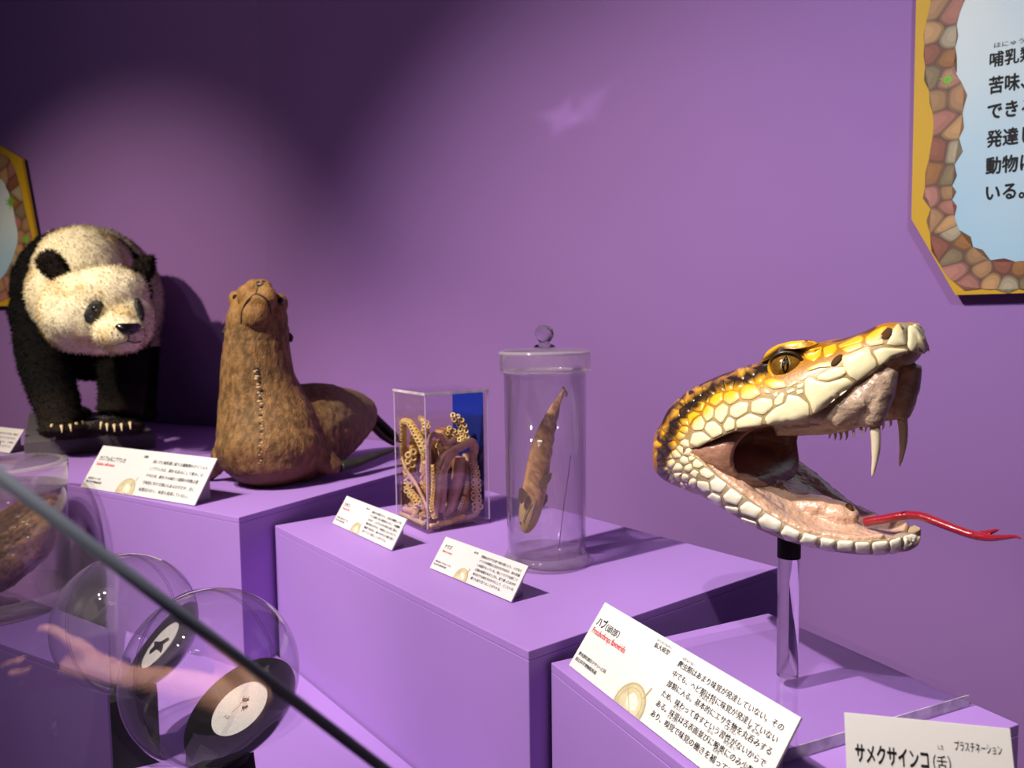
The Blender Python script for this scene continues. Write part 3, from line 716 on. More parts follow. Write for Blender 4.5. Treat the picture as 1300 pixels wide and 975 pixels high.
M_BEIGE = mat('beige_print', srgb(206, 194, 158), 0.6, var=.25, vscale=60); M_BEIGEL = mat('pale_beige_print', srgb(228, 221, 198), 0.6)
M_TAN = mat('tan_print_line', srgb(176, 160, 112), 0.6)
def sign(label, O, e1, up, W, split, left, right, drop, body_rows=6, group=None, circle=True, tilt_support=True):
    O = np.asarray(O) + [0, 0, .0017]; H = np.linalg.norm(up); c = Card(O, e1, up, W, H); wl = W * split
    t = thing('label_card', label, 'label', O + e1 * W / 2, group)
    th = .0022
    c.plate(0, wl - .0003, 0, H, -th, 0, 'left_card', M_CARD, t); c.plate(wl + .0003, W, .0002, H, -th, .0006, 'right_card', M_CARD, t) if right is not None else None
    # wedge prop behind
    zf = 1.5 - drop; mb = MB(); r = []
    for u in (W * .06, W * .94 if right is not None else wl * .94):
        p0 = c.P(u, .003, -th); p1 = c.P(u, H * .93, -th); p2 = p1.copy(); p2[2] = zf + .0008; p0[2] = zf + .0008
        r.append([p0, p1, p2])
    mb.loft(r).build('prop', mat('grey_board', srgb(150, 140, 150), .8) if 'grey_board' not in bpy.data.materials else bpy.data.materials['grey_board'], t)
    for (s, u, v, w, em, m_, b) in left: c.text(s, u * wl, (1 - v) * H, w * wl, em * H, m_, t, b)
    if circle:
        mb, ml, m2 = MB(), MB(), MB(); cu, cv, R = .83 * wl, .06 * H, .27 * H
        def arc(r):
            out = []
            for k in range(73):
                a = 2 * PI * k / 72; u, v = cu + r * math.cos(a), cv + r * math.sin(a)
                out.append((min(u, wl - .0006), max(v, .0006)))
            return out
        ring = arc(R); pts = [c.P(u, v, .0003) for u, v in ring[:-1]]; mb.add([c.P(cu, cv, .0003)] + pts, [(0, k + 1, (k + 1) % 72 + 1) for k in range(72)])
        mb.build('emblem_disc', M_BEIGE, t)
        for r0, r1 in ((.97, 1.07), (.80, .84)):
            A, B = arc(R * r0), arc(R * r1); vs = [c.P(u, v, .00045) for u, v in A + B]; ml.add(vs, [(k, k + 1, 74 + k, 73 + k) for k in range(72)])
        for (u0, v0, u1, v1, wd) in ((cu - R * .55, cv + R * .6, cu + R * .25, cv - R * .2, .0007), (cu + R * .62, cv + R * .62, cu + R * .8, cv + R * 1.25, .0009)):
            d = unit([u1 - u0, v1 - v0]); nn = np.array([-d[1], d[0]]) * wd; cl = lambda q: (min(q[0], wl - .0006), max(q[1], .0006))
            vs = [c.P(*cl(q), .0006) for q in (np.array([u0, v0]) + nn, np.array([u0, v0]) - nn, np.array([u1, v1]) - nn, np.array([u1, v1]) + nn)]; ml.add(vs, [(0, 1, 2, 3)])
        ml.build('emblem_lines', M_TAN, t)
        blob = [(cu + R * x, max(cv + R * y, .0006)) for x, y in ((-.35, .3), (-.1, .62), (.2, .55), (.5, .35), (.55, 0), (.2, -.15), (-.2, .0))]
        blob = [(min(u, wl - .0006), v) for u, v in blob]
        m2.add([c.P(u, v, .0004) for u, v in blob], [tuple(range(len(blob)))]); m2.build('emblem_patch', M_BEIGEL, t)
    if right:
        wr = W - wl
        for (s, u, v, w, em, m_, b) in right: c.text(s, wl + u * wr, (1 - v) * H, w * wr, em * H, m_, t, b, h=.001)
    return t, c
def body(lines, n, v0, dv, em, u0=.06, span=.88):
    return [(s, u0, v0 + dv * i, span * len(s) / n, em, M_INK, .012) for i, s in enumerate(lines)]

# snake head label
bl, e1, up, wl_ = lean((722, 846), (812, 917), (768, 766), 'L', hC)
rub = lambda items: [(s, u, v, w, .040, M_INK, .004) for s, u, v, w in items]
sn_lines = ['爬虫類はあまり味覚が発達していない。その', '中でも、ヘビ類は特に味覚が発達していない', '部類に入る。基本的にエサ生物を丸呑みする', 'ため、味わって食すという習性がないからで', 'ある。味蕾は舌表面並びに喉奥にのみ少数', 'あり、嗅覚で味覚の働きを補っている。']
sign('large white two-part label about the snake standing in front of the snake head', bl, e1, up, wl_ / .47, .47,
     [('ハブ', .045, .325, .125, .145, M_INK, .03), ('（頭部）', .175, .325, .19, .11, M_INK, .012), ('Protobothrops flavoviridis', .045, .45, .47, .125, M_RED, .012),
      ('拡大模型', .765, .165, .175, .07, M_INK, .012), ('かくだいもけい', .765, .085, .175, .035, M_INK, .004), ('爬虫綱有鱗目クサリヘビ科', .04, .80, .40, .058, M_INK, .012), ('国立科学博物館所蔵', .04, .885, .31, .058, M_INK, .012)],
     body(sn_lines, 20, .215, .131, .088) + rub([('はちゅうるい', .075, .118, .11), ('きほんてき', .335, .38, .12), ('まるの', .735, .38, .09), ('しゅうせい', .60, .512, .09), ('みらい', .195, .642, .07), ('なら', .505, .642, .045), ('のどおく', .64, .642, .09), ('きゅうかく', .19, .773, .09), ('おぎな', .60, .773, .05)]), hC)
# sea lion label
bl, e1, up, w = lean((102, 619), (247, 643), (276, 583), 'R', hA)
sign('white two-part label on the plinth edge in front of the sea lion', bl, e1, up, w, .485,
     [('カリフォルニアアシカ', .07, .34, .50, .13, M_INK, .022), ('Zalophus californianus', .06, .46, .36, .11, M_RED, .012), ('剥製', .86, .17, .08, .065, M_INK, .01), ('哺乳綱アシカ科', .06, .79, .24, .055, M_INK, .01), ('国立科学博物館所蔵', .05, .87, .30, .055, M_INK, .01)],
     body(['海にすむ哺乳類に属する鰭脚類のカリフォル', 'ニアアシカは、餌を丸呑みにして飲みこむ。', 'そのため、餌をかみ味わう種類の特徴は僅', 'で味覚に対する関心もあるはずだが、舌に', '味蕾は少なく、味覚も発達していない。'], 20, .26, .155, .085), hA)
# octopus label
bl, e1, up, w = lean((422, 665), (497, 700), (517, 660), 'R', hB)
octo_sign = sign('small white two-part label in front of the octopus case', bl, e1, up, w, .47,
     [('マダコ', .08, .33, .20, .14, M_INK, .022), ('Octopus sinensis', .08, .44, .27, .10, M_RED, .012), ('液浸', .84, .17, .11, .065, M_INK, .01), ('頭足綱八腕形目マダコ科', .06, .77, .42, .06, M_INK, .01), ('国立科学博物館所蔵', .05, .86, .34, .06, M_INK, .01)],
     body(['海底の岩陰などに、沿岸の物陰にすむ', 'タコは腕に並ぶ吸盤のふちに、味細胞', 'があり、ふれたものの味を感じ取る。', '餌の味ばかりか、仲間のにおいなども', '吸盤で見分け、腕それぞれが餌を探り', '当てて口へ運ぶことができる。'], 17, .215, .13, .092), hB)
# catfish label
bl, e1, up, w = lean((545.5, 722), (649, 766), (671, 720), 'R', hB)
sign('small white two-part label in front of the catfish jar', bl, e1, up, w, .475,
     [('ナマズ', .10, .31, .20, .14, M_INK, .022), ('Silurus asotus', .10, .44, .27, .10, M_RED, .012), ('液浸', .85, .17, .11, .065, M_INK, .01), ('硬骨魚綱ナマズ目ナマズ科', .06, .77, .42, .06, M_INK, .01), ('国立科学博物館所蔵', .05, .86, .34, .06, M_INK, .01)],
     body(['魚類はひげや全身で味を感じとり、とげなど', 'ナマズの仲間は口先のひげのほか、体の表面', 'に味蕾をもっている。特にナマズでは約二十', '万個の味蕾があるとされ、泥で濁った水の中', '夜の川でも味を手がかりにして、どこにいる', '餌でも探り当てることができる。'], 20, .215, .128, .088), hB)
# parrot label, the nearest card at the lower right, on a box of its own
zp = 0.395; O_ = on(1075, 1015, zp); 
tl = at(1072, 907, 0.62); tr_l = CAM + ray(1283, 928) * ((CAM[2] - tl[2]) / -ray(1283, 928)[2])
e1 = unit(tr_l - tl); nb = np.array([-e1[1], e1[0], 0]); W_ = np.linalg.norm(tr_l - tl)
zdrop = .073; bk = nb * .031
O_ = tl - bk - np.array([0, 0, zdrop]); zp = CAM[2] - O_[2]
box_c = [O_ - e1 * .005 - nb * .01, O_ + e1 * (W_ + .005) - nb * .01, O_ + e1 * (W_ + .005) + nb * .06, O_ - e1 * .005 + nb * .06]
t_p, c_p = sign('white parrot tongue label standing nearest at the lower right', O_, e1, bk + np.array([0, 0, zdrop]), W_, 1.0,
     [('サメクサインコ', .055, .425, .445, .19, M_INK, .03), ('（舌）', .525, .425, .105, .15, M_INK, .012), ('した', .56, .245, .035, .05, M_INK, .004), ('Platycercus adscitus', .075, .60, .375, .155, M_RED, .012), ('プラスチネーション', .66, .235, .275, .10, M_INK, .006), ('鳥綱インコ目インコ科', .06, .85, .33, .08, M_INK, .01)], None, zp)
plinth('low lavender box edge carrying the parrot label', box_c, zp)
# label of the panda, cut by the left edge of the picture
br = on(12, 576, hA); e1 = unit(on(247, 643, hA) - on(102, 619, hA)); bl = br - e1 * .36; 
v = ray(31, 546); nb = np.array([-e1[1], e1[0], 0]); P_ = np.eye(3) - np.outer(unit(v), unit(v)); M_ = np.stack([P_ @ nb, P_ @ np.array([0, 0, 1.0])], 1)
a, z = np.linalg.lstsq(M_, P_ @ (CAM - br), rcond=None)[0]
sign('white two-part label of the panda cut by the left picture edge', bl, e1, a * nb + np.array([0, 0, z]), .36, .48,
     [('ジャイアントパンダ', .07, .34, .5, .13, M_INK, .022)], body(['竹や笹を主に食べるパンダは、肉など', 'の味をあまり感じないとされており、', '草食の生活へと移るうちに、うま味を', '感じる仕組みを失ったとされている。'], 17, .28, .17, .10), hA)

# ------------------------------------------------------------------ wall panels with a printed cobble border
M_YEL = mat('ochre_panel', srgb(190, 148, 8), 0.6); M_PRINT = mat('panel_print', (1, 1, 1, 1), 0.6, attr=True); M_PEDGE = mat('panel_edge', srgb(36, 24, 50), 0.7)
def voronoi(seeds, R):
    S = np.array(seeds, float); out = []
    for i, p in enumerate(S):
        cell = [p + R * np.array([math.cos(a), math.sin(a)]) for a in np.arange(20) * PI / 10]
        for j in np.argsort(((S - p) ** 2).sum(1))[1:14]: 
            cell = clip(cell, (p + S[j]) / 2, S[j] - p)
            if len(cell) < 3: break
        out.append(cell if len(cell) > 2 else None)
    return out
TONES = [srgb(*c)[:3] for c in ((150, 112, 76), (148, 96, 82), (168, 128, 84), (124, 70, 52), (152, 138, 112), (134, 88, 44), (116, 98, 70), (156, 104, 92), (140, 106, 70))]
def panel(label, plane_p, run, off, outline, band_o, band_i, seeds, plants, texts, top, swell):
    n3 = np.array([run[1], -run[0], 0.0]); n3 = n3 if n3 @ (CAM - np.array([*plane_p, 1.5])) > 0 else -n3
    p0 = np.array([*plane_p, 1.5]) + n3 * off; e1 = np.array([*run, 0.0]); e2 = np.array([0, 0, 1.0])
    if e1 @ RGT < 0: e1 = -e1
    c = Card(p0, e1, e2, 1, 1); c.n = n3
    def uv(px, py): v = ray(px, py); P = CAM + v * (((p0 - CAM) @ n3) / (v @ n3)); return np.array([(P - p0) @ e1, (P - p0) @ e2])
    t = thing('wall_panel', label, 'panel', c.P(*uv(*outline[0])))
    OUT = [uv(*p) if len(p) == 2 else np.array([uv(*p[:2])[0] + p[2], uv(*p[:2])[1] + p[3]]) for p in outline]
    MB().loft([[c.P(u, v, h) for u, v in OUT] for h in (-.012, 0)]).build('board', M_YEL, t)
    MB().loft([[c.P(u, v, h) for u, v in [np.mean(OUT, 0) + (q - np.mean(OUT, 0)) * .985 for q in OUT]] for h in (-off, -.0125)]).build('backing', M_PEDGE, t)
    g = lambda L: np.array([uv(*p) if len(p) == 2 else np.array([uv(*p[:2])[0] + p[2], uv(*p[:2])[1] + p[3]]) for p in L])
    BO, BI = g(band_o), g(band_i)
    # inner sky-blue field, paler towards the top
    mb = MB(); ii = catmull(BI, 4); ctr = ii.mean(0); lo, hi = ii[:, 1].min(), ii[:, 1].max()
    V_ = [c.P(*ctr, .0006)] + [c.P(u, v, .0006) for u, v in ii]; mb.add(V_, [(0, k, k + 1) for k in range(1, len(ii))] + [(0, len(ii), 1)])
    me = mb.mesh('sky_print'); hh = np.array([ctr[1]] + list(ii[:, 1])); pigment(me, lerp(srgb(152, 186, 206)[:3], srgb(206, 214, 210)[:3], sstep(lo + .1 * (hi - lo), lo + .62 * (hi - lo), hh)[:, None])); link('sky_print', me, M_PRINT, t)
    mb = MB(); o_, i_ = catmull(BO, 6), catmull(BI, 6); m_ = min(len(o_), len(i_)); o_ = o_[np.linspace(0, len(o_) - 1, m_).astype(int)]; i_ = i_[np.linspace(0, len(i_) - 1, m_).astype(int)]
    mb.add([c.P(*q, .0009) for q in o_] + [c.P(*q, .0009) for q in i_], [(k, k + 1, m_ + k + 1, m_ + k) for k in range(m_ - 1)])
    me = mb.mesh('print'); base_c = [srgb(92, 60, 46)[:3]] * len(me.vertices); vs = [tuple(v.co) for v in me.vertices]; fs = [tuple(p.vertices) for p in me.polygons]; cols = list(base_c)
    S = [uv(*q[:2]) if len(q) < 4 else np.array([uv(*q[:2])[0] + q[2], uv(*q[:2])[1] + q[3]]) for q in seeds]
    band_poly = [tuple(q) for q in o_] + [tuple(q) for q in i_[::-1]]
    dense = lambda L: np.concatenate([lerp(a, b, np.linspace(0, 1, 6)[:-1, None]) for a, b in zip(L[:-1], L[1:])]); edge_pts = np.concatenate([dense(o_), dense(i_)])
    for k, cell in enumerate(voronoi(S, swell)):
        if cell is None or not inside(S[k], band_poly): continue
        P = resample(np.array(cell), swell * .12); cc = P.mean(0); tone = np.array(TONES[k % len(TONES)])
        for lvl, (s, h, f) in enumerate(((.99, .0012, .62), (.86, .0015, 1.0), (.55, .0018, 1.16))):
            Q = cc + (P - cc) * s; Q = Q + (np.array([-.004, .006]) * lvl * swell * 3 if lvl == 2 else 0)
            W = []
            for q in Q:
                if not inside(q, band_poly): q = edge_pts[((edge_pts - q) ** 2).sum(1).argmin()]
                W.append(q)
            W = np.array(W); W = (np.roll(W, 1, 0) + W * 2 + np.roll(W, -1, 0)) / 4; W = (np.roll(W, 1, 0) + W * 2 + np.roll(W, -1, 0)) / 4
            b = len(vs); vs += [tuple(c.P(*cc, h))] + [tuple(c.P(*q, h)) for q in W]; nn = len(W); fs += [(b, b + 1 + j, b + 1 + (j + 1) % nn) for j in range(nn)]; cols += [tone * f] * (nn + 1)
    for (px, py, r) in plants:
        q = uv(px, py); rr = uv(px + r, py)[0] - q[0]; b = len(vs); nn = 22; vs.append(tuple(c.P(*q, .0022))); cols.append(srgb(96, 150, 26)[:3])
        for k in range(nn):
            a = 2 * PI * k / nn; R = rr * (1.0 + .25 * math.sin(k * 2.1) if k % 2 == 0 else .34); vs.append(tuple(c.P(q[0] + R * math.cos(a), q[1] + R * math.sin(a), .0022))); cols.append(srgb(122, 176, 40)[:3])
        fs += [(b, b + 1 + k, b + 1 + (k + 1) % nn) for k in range(nn)]
    me = bpy.data.meshes.new('cobble_print'); me.from_pydata(vs, [], fs); me.update(); pigment(me, np.array(cols)); link('cobble_print', me, M_PRINT, t)
    for (s, px, py, px1, hpx, bold) in texts:
        a, b = uv(px, py), uv(px1, py); hh = uv(px, py - hpx)[1] - a[1]; c.text(s, a[0], a[1], b[0] - a[0], hh, M_INK, t, bold, h=.0010)
    return t
C5 = lambda L: [(1140 + x / 2.5, y / 2.5) for x, y in L]
po = [(1169, -250), (1163, 0), (1157, 278), (1213, 374.5), (1213, 374.5, .95, 0), (1157, 278, 1.32, 0), (1157, 278, 1.32, .75), (1213, 374.5, .95, 1.02), (1213, 374.5, .05, 1.02)]
bo = [(1183, -200), (1184, -100)] + C5([(110,-60),(102,20),(85,100),(86,200),(95,260),(106,330),(114,400),(104,470),(90,560),(86,615),(104,655),(102,740),(118,800),(150,868),(190,900),(260,916),(400,916)]) + [(1300, 366.4, .25, 0), (1300, 366.4, .60, 0)]
bi = [(1232, -200), (1229, -100)] + C5([(226,-50),(205,15),(188,70),(183,140),(180,185),(172,232),(200,258),(208,310),(200,400),(184,490),(172,600),(178,680),(200,740),(245,790),(300,828),(400,830)]) + [(1300, 332, .25, 0), (1300, 332, .60, 0)]
field = bi + [(1300, 332, .74, .3), (1300, 332, .7, .82), (1232, -200, .1, .12)]
sd_ = C5([(125,22),(168,40),(110,110),(112,165),(160,125),(158,185),(115,245),(152,250),(130,318),(188,310),(142,385),(180,415),(136,475),(176,475),(112,555),(158,565),(112,625),(155,615),(122,690),(156,655),(158,712),(135,785),(172,740),(205,770),(178,812),(190,858),(245,812),(268,858),(225,895),(300,890),(335,848),(350,900),(385,855),(415,895),(440,850)])
sd_ += [(1190 + 30 * (k % 2) + 6 * math.sin(k), -14 - 17 * k) for k in range(11)] + [(1318 + 24 * k, 340 + 18 * (k % 2)) for k in range(12)]
panel('ochre wall panel with cobble border and large black writing, upper right', CORNER, WR, .03, po, bo, field, sd_, [(1203, 101.5, 11.5)],
      [('哺乳類のなかには', 1256, 84.5, 1420, 20.5, .03), ('ほにゅうるい', 1262, 61, 1322, 7.5, .01), ('苦味、うま味', 1255, 118, 1380, 23, .035), ('できるもの', 1253, 151, 1360, 23, .035), ('発達した', 1252, 186, 1334, 23, .035), ('動物にも', 1251, 220, 1334, 23, .035), ('いる。', 1251, 254, 1301, 23, .035)], 0, .05)
# shorten: bottom-of-frame border of the left panel
C6 = lambda L: [(x / 2.6, y / 2.6) for x, y in L]
po = [(27, 201), (45, 299), (20, 388), (20, 388, -.45, 0), (45, 299, -.62, 0), (27, 201, -.55, 0), (27, 201, -.4, .12), (0, 185)]
bo = [(-60, 186)] + C6([(0,505),(40,540),(65,610),(80,680),(100,760),(105,790),(80,850),(50,930),(25,985),(-40,1000),(-160,1000)])
bi = [(-60, 214)] + C6([(0,590),(20,618),(36,655),(50,720),(60,780),(50,830),(20,900),(-20,935),(-80,945),(-160,945)])
field = bi + [(-90, 330), (-90, 240)]
sd_ = C6([(8,535),(35,570),(20,575),(45,600),(58,640),(50,665),(68,700),(58,735),(85,745),(72,780),(95,785),(70,830),(85,830),(55,860),(62,895),(38,900),(30,935),(45,945),(5,950),(12,975),(-25,960),(-30,985),(-60,970),(-90,975),(-30,520),(-60,530),(-100,540)])
panel('ochre wall panel with cobble border at the left picture edge', CORNER, WL, .03, po, bo, field, sd_, [(14, 256, 7), (34, 304, 6)], [], 0, .05)
# ------------------------------------------------------------------ octopus in its square acrylic case
PF = on(543, 678, hB); d1 = np.array([*dirv(33.2), 0]); wc = wd = .1414; d2 = np.array([-d1[1], d1[0], 0]); PR = PF + d1 * wc
hgt = (CAM + ray(545.5, 499) * (np.linalg.norm((PF - CAM)[:2]) / np.linalg.norm(ray(545.5, 499)[:2])))[2] - PF[2]
case = thing('octopus_case', 'square clear acrylic case of preserved octopus arms with blue backing', 'specimen case', (PF + PR) / 2 + d2 * wd / 2)
EX = lambda u, v, z: PF + d1 * u + d2 * v + np.array([0, 0, z + .0006])
TH = .0045
def slab(nm, u0, u1, v0, v1, z0, z1, m_, par=case, bevel=.0004):
    return MB().loft([[EX(u0, v0, z), EX(u1, v0, z), EX(u1, v1, z), EX(u0, v1, z)] for z in (z0, z1)]).build(nm, m_, par, bevel=bevel)
M_JOINT = mat('acrylic_joint', srgb(198, 176, 214), 0.15, coat=.5)
M_BLUE = mat('blue_sheet', srgb(20, 44, 150), 0.4, spec=.3)
M_BASEA = clear_mat('smoky_acrylic', (0.82, 0.74, 0.82, 1), edge=.2)
slab('base_plate', -.002, wc + .002, -.002, wd + .002, 0, .008, M_BASEA)
slab('front_wall', 0, wc, 0, TH, .0082, hgt - .0062, M_CLEAR); slab('side_wall', 0, TH, TH + .0002, wd, .0082, hgt - .0062, M_CLEAR)
slab('back_wall', TH + .0002, wc, wd - TH, wd, .0082, hgt - .0062, M_CLEAR); slab('side_wall', wc - TH, wc, TH + .0002, wd - TH - .0002, .0082, hgt - .0062, M_CLEAR)
slab('lid', -.001, wc + .001, -.001, wd + .001, hgt - .006, hgt, M_CLEAR)
for u, v in ((.001, .001), (wc - .001, .001), (.001, wd - .001)): slab('corner_joint', u - .0011, u + .0011, v - .0011, v + .0011, .0082, hgt - .0062, M_JOINT)
for a in (('front', -.0012, wc + .0012, -.0014, -.0010), ('side', -.0014, -.0010, -.0012, wd + .0012)): slab('lid_edge', *a[1:], hgt - .0058, hgt - .0004, mat('lid_edge_' + a[0], srgb(216, 204, 214), 0.2, var=.4, vscale=40, coat=.5))
slab('blue_backing', wc - TH - .0025, wc - TH - .0008, wd * .08, wd - TH - .0005, .009, hgt - .008, M_BLUE)
v_ = ray(503, 526); k = ((EX(0, wd, 0) - CAM) @ d1) / (v_ @ d1); zliq = (CAM + v_ * k)[2] - PF[2]
M_LIQ = clear_mat('preserving_fluid', (0.99, 0.965, 0.88, 1), ior=1.3, rough=.02)
slab('fluid', TH + .0004, wc - TH - .003, TH + .0004, wd - TH - .0006, .0085, zliq, M_LIQ, bevel=0)

octo = thing('octopus', 'preserved octopus arms with ringed suckers coiled inside the clear case', 'octopus', EX(wc / 2, wd / 2, .01))
M_MAUVE = mat('mauve_octopus_skin', srgb(224, 178, 166), 0.35, bump=.5, bscale=260, var=.3, vscale=60, coat=.2, bdist=.002)
M_GOLD = mat('golden_octopus_skin', srgb(226, 172, 72), 0.35, bump=.5, bscale=240, var=.45, vscale=70, coat=.25, bdist=.002)
M_OBRN = mat('brown_octopus_skin', srgb(122, 80, 40), 0.4, bump=.5, bscale=240, var=.4, vscale=60, coat=.2, bdist=.002)
M_SUCK = mat('pale_sucker', srgb(246, 220, 160), 0.35, var=.2, vscale=150, coat=.25); M_SUCKP = mat('pink_sucker', srgb(236, 200, 176), 0.35, var=.2, vscale=150, coat=.25)
M_SUCKD = mat('sucker_hollow', srgb(130, 88, 40), 0.4)
def fR(px, py, v): r = ray(px, py); return CAM + r * (((EX(0, v, 0) - CAM) @ d2) / (r @ d2))           # a point in a plane parallel to the right-hand face
def fL(px, py, u): r = ray(px, py); return CAM + r * (((EX(u, 0, 0) - CAM) @ d1) / (r @ d1))           # ... to the left-hand face
PX = 1.5 / FPX
suck = {}
for nm, m_ in (('g', M_SUCK), ('p', M_SUCKP)):
    me = MB().lathe((0, 0, 0), [(0, -.25), (.8, -.3), (1.0, .05), (.92, .38), (.66, .46), (.42, .3), (.34, .02), (0, -.02)], 12).mesh('sucker', True)
    me.materials.append(m_); me.materials.append(M_SUCKD)
    for p in me.polygons:
        if all(math.hypot(*me.vertices[v].co[:2]) < .45 for v in p.vertices): p.material_index = 1
    suck[nm] = me
def sucker(P, nrm, r, kind):
    q = P - PF; P = P + d1 * (np.clip(q @ d1, TH + r * .7, wc) - q @ d1) + d2 * (np.clip(q @ d2, TH + r * .7, wd) - q @ d2); P[2] = max(P[2], PF[2] + .010 + r * .7)
    o = bpy.data.objects.new('sucker', suck[kind]); COL.objects.link(o); o.parent = octo; o.matrix_parent_inverse = octo.matrix_basis.inverted()
    q = Vector(nrm).to_track_quat('Z', 'Y'); o.matrix_basis = Matrix.LocRotScale(Vector(P), q, Vector((r, r, r)))
def arm(pts, rad, m_, f, dep, suckers=None, kind='g', n=6, step=1.55, two=True, flat=.85):
    dep = np.broadcast_to(np.asarray(dep, float), (len(pts),)); P = catmull([f(x, y, d) for (x, y), d in zip(pts, dep)], n)
    R = np.interp(np.linspace(0, 1, len(P)), np.linspace(0, 1, len(rad)), rad) * PX
    me = MB().tube(P, R, 12, flat=flat).mesh('arm', True); co = coords(me); q = co - PF; a, b = q @ d1, q @ d2
    co += np.outer(np.clip(a, TH + .0006, wc - TH - .0034) - a, d1) + np.outer(np.clip(b, TH + .0006, wd - TH - .0008) - b, d2); co[:, 2] = np.maximum(co[:, 2], PF[2] + .0095); set_coords(me, co); link('arm', me, m_, octo)
    if suckers:
        s0, s1, size, side = suckers; L = np.concatenate([[0], np.cumsum(np.linalg.norm(np.diff(P, axis=0), axis=1))]); s = s0 * L[-1]; k = 0
        while s < s1 * L[-1]:
            i = min(np.searchsorted(L, s), len(P) - 2); i = max(i, 1); T = unit(P[i + 1] - P[i - 1]); w = unit(CAM - P[i]); sd = np.cross(T, w); t_ = s / L[-1]
            sz = 1.15 * (np.interp(t_, [s0, s1], size) * PX if hasattr(size, '__len__') else size * PX)
            lat = (.45 if k % 2 else -.35) * (1 if two else 0) + side
            nn = unit(w + sd * lat * .9); sucker(P[i] + sd * lat * R[i] + nn * R[i] * .80, nn + T * .1 * math.sin(k * 3), sz, kind); s += sz * step * (.62 if two else 1.25); k += 1
    return P
# seen through the left-hand face
arm([(511,646),(508,620),(506,590),(505,563),(506,545),(511,535.5),(518,535),(524,541),(529,550),(534,559),(538,568),(540,578)], [4.2,4.2,4,4,4,4.2,4.4,4.6,5,5,4,2], M_GOLD, fL, [.020]*12, (.30, .97, (2.4, 3.3), .1), 'g')
arm([(523,566),(522,578),(521.5,588),(518.5,600),(517,611),(520,624),(527,632),(531,640),(525,650),(516,651)], [4,5.2,5.5,4.6,4.6,5,5,4.6,4,3], M_GOLD, fL, .026, (.05, .8, (4.6, 2.9), 0), 'g')
arm([(508,568),(510,580),(514,592),(519,601),(526,611),(533,624),(540,639),(543,650)], [2.2,2.4,2.4,2.4,2.6,2.6,2.6,2], M_MAUVE, fL, .014, (.25, .6, 1.1, .8), 'p', two=False)
arm([(514,600),(513,620),(514,640),(520,655),(532,660),(541,655)], [2.5,2.8,3,3,3,2.4], M_MAUVE, fL, .020, (.1, .9, 2.0, .2), 'p')
arm([(503,600),(503.5,620),(504,640),(506,654),(515,660),(528,665),(540,668)], [3.2,4,4,4,3.6,3.2,2.4], M_OBRN, fL, .016)
arm([(519,552),(520,560),(521,570)], [4.5,6,4.5], M_GOLD, fL, .040)
arm([(533,531),(538,533),(541,540),(541,552)], [4,4.5,5,4], M_GOLD, fL, .045, (0, .8, 2.6, 0), 'g')
arm([(522,546),(527,565),(532,590),(538,610),(541,630),(542,655)], [7,10,13,13,11,8], M_OBRN, fL, .070)
arm([(512,545),(514,575),(516,610),(520,640)], [6,9,10,9], M_OBRN, fL, .075)
arm([(542,599),(537,604),(535.5,610),(538,616),(542,620)], [1.4,1.6,1.6,1.6,1.2], M_GOLD, fL, .022)
for (x, y, r) in ((526,652,2.2),(530,648,2),(534,655,2.4),(536,646,2),(528,658,2),(523,646,1.8),(538,652,2.2),(533,663,1.8),(520,641,1.7),(540,661,2)): sucker(fL(x, y, .012), unit(CAM - EX(0, 0, .1)), r * PX, 'g' if x % 2 else 'p')
# seen through the right-hand face
arm([(599,574),(601,586),(603.5,597),(604.5,610),(605,622),(605,634),(607,645),(603,653),(592,657.5),(579,662)], [4,4.5,5,5.2,5.4,5.2,5,4.6,4,3], M_MAUVE, fR, [.020]*10, (.08, .70, (2.3, 4.1), 0), 'p')
arm([(556,592),(562,580),(573,572),(586,567),(597,561),(602,566),(601,578),(598,590)], [4,5,6,6.5,7,6.6,6,5], M_MAUVE, fR, [.012,.012,.012,.012,.016,.020,.024,.028])
arm([(578,572),(568,584),(561,600),(557,618),(554.5,636),(553.5,655)], [6.5,6,5.4,4.6,4,2.6], M_MAUVE, fR, [.010]*6, (.2, .7, 1.2, -.95), 'p', two=False)
arm([(584,580),(582,600),(578,622),(572,645),(566,657)], [13,15.5,15,12,6], M_MAUVE, fR, .034, (.35, .8, 2.3, -.55), 'p', two=False, flat=.55)
arm([(543,640),(544.5,615),(544,590),(544,570),(546,556),(551,551),(556,556)], [2.6,3,3.4,3.6,3.8,3.8,3.4], M_MAUVE, fR, .008, (.05, .9, 1.5, .1), 'p')
arm([(551,552),(559,554),(564,562),(570,563),(578,556)], [4,4.6,4.8,4.8,4], M_MAUVE, fR, .014)
arm([(556,585),(555,600),(556,612),(558,622)], [2.2,2.6,2.6,2], M_MAUVE, fR, .012, (0, 1, 1.8, 0), 'g')
arm([(574,529),(580,531),(586,538),(589,548),(590,557),(582,562)], [4.5,5,5.2,5,4.6,4], M_GOLD, fR, .040, (0, 1, 3.3, 0), 'g')
arm([(556,562),(559,567),(562,573),(560,580)], [3.5,4,4,3], M_GOLD, fR, .020, (0, 1, 2.8, 0), 'g')
arm([(594,612),(592,628),(588,642),(580,652),(570,660)], [7,9,10,8,5], M_GOLD, fR, .045)
arm([(556,664),(568,663),(580,659),(590,655)], [3,4,4,3], M_GOLD, fR, .012)
arm([(560,545),(563,556),(570,570),(580,590)], [13,15,15,12], mat('tan_octopus_mantle', srgb(188, 140, 104), .4, bump=.3, bscale=200, coat=.2), fR, .065, flat=.7)
arm([(548,560),(550,600),(552,640),(556,660)], [8,11,12,10], M_OBRN, fR, .068)

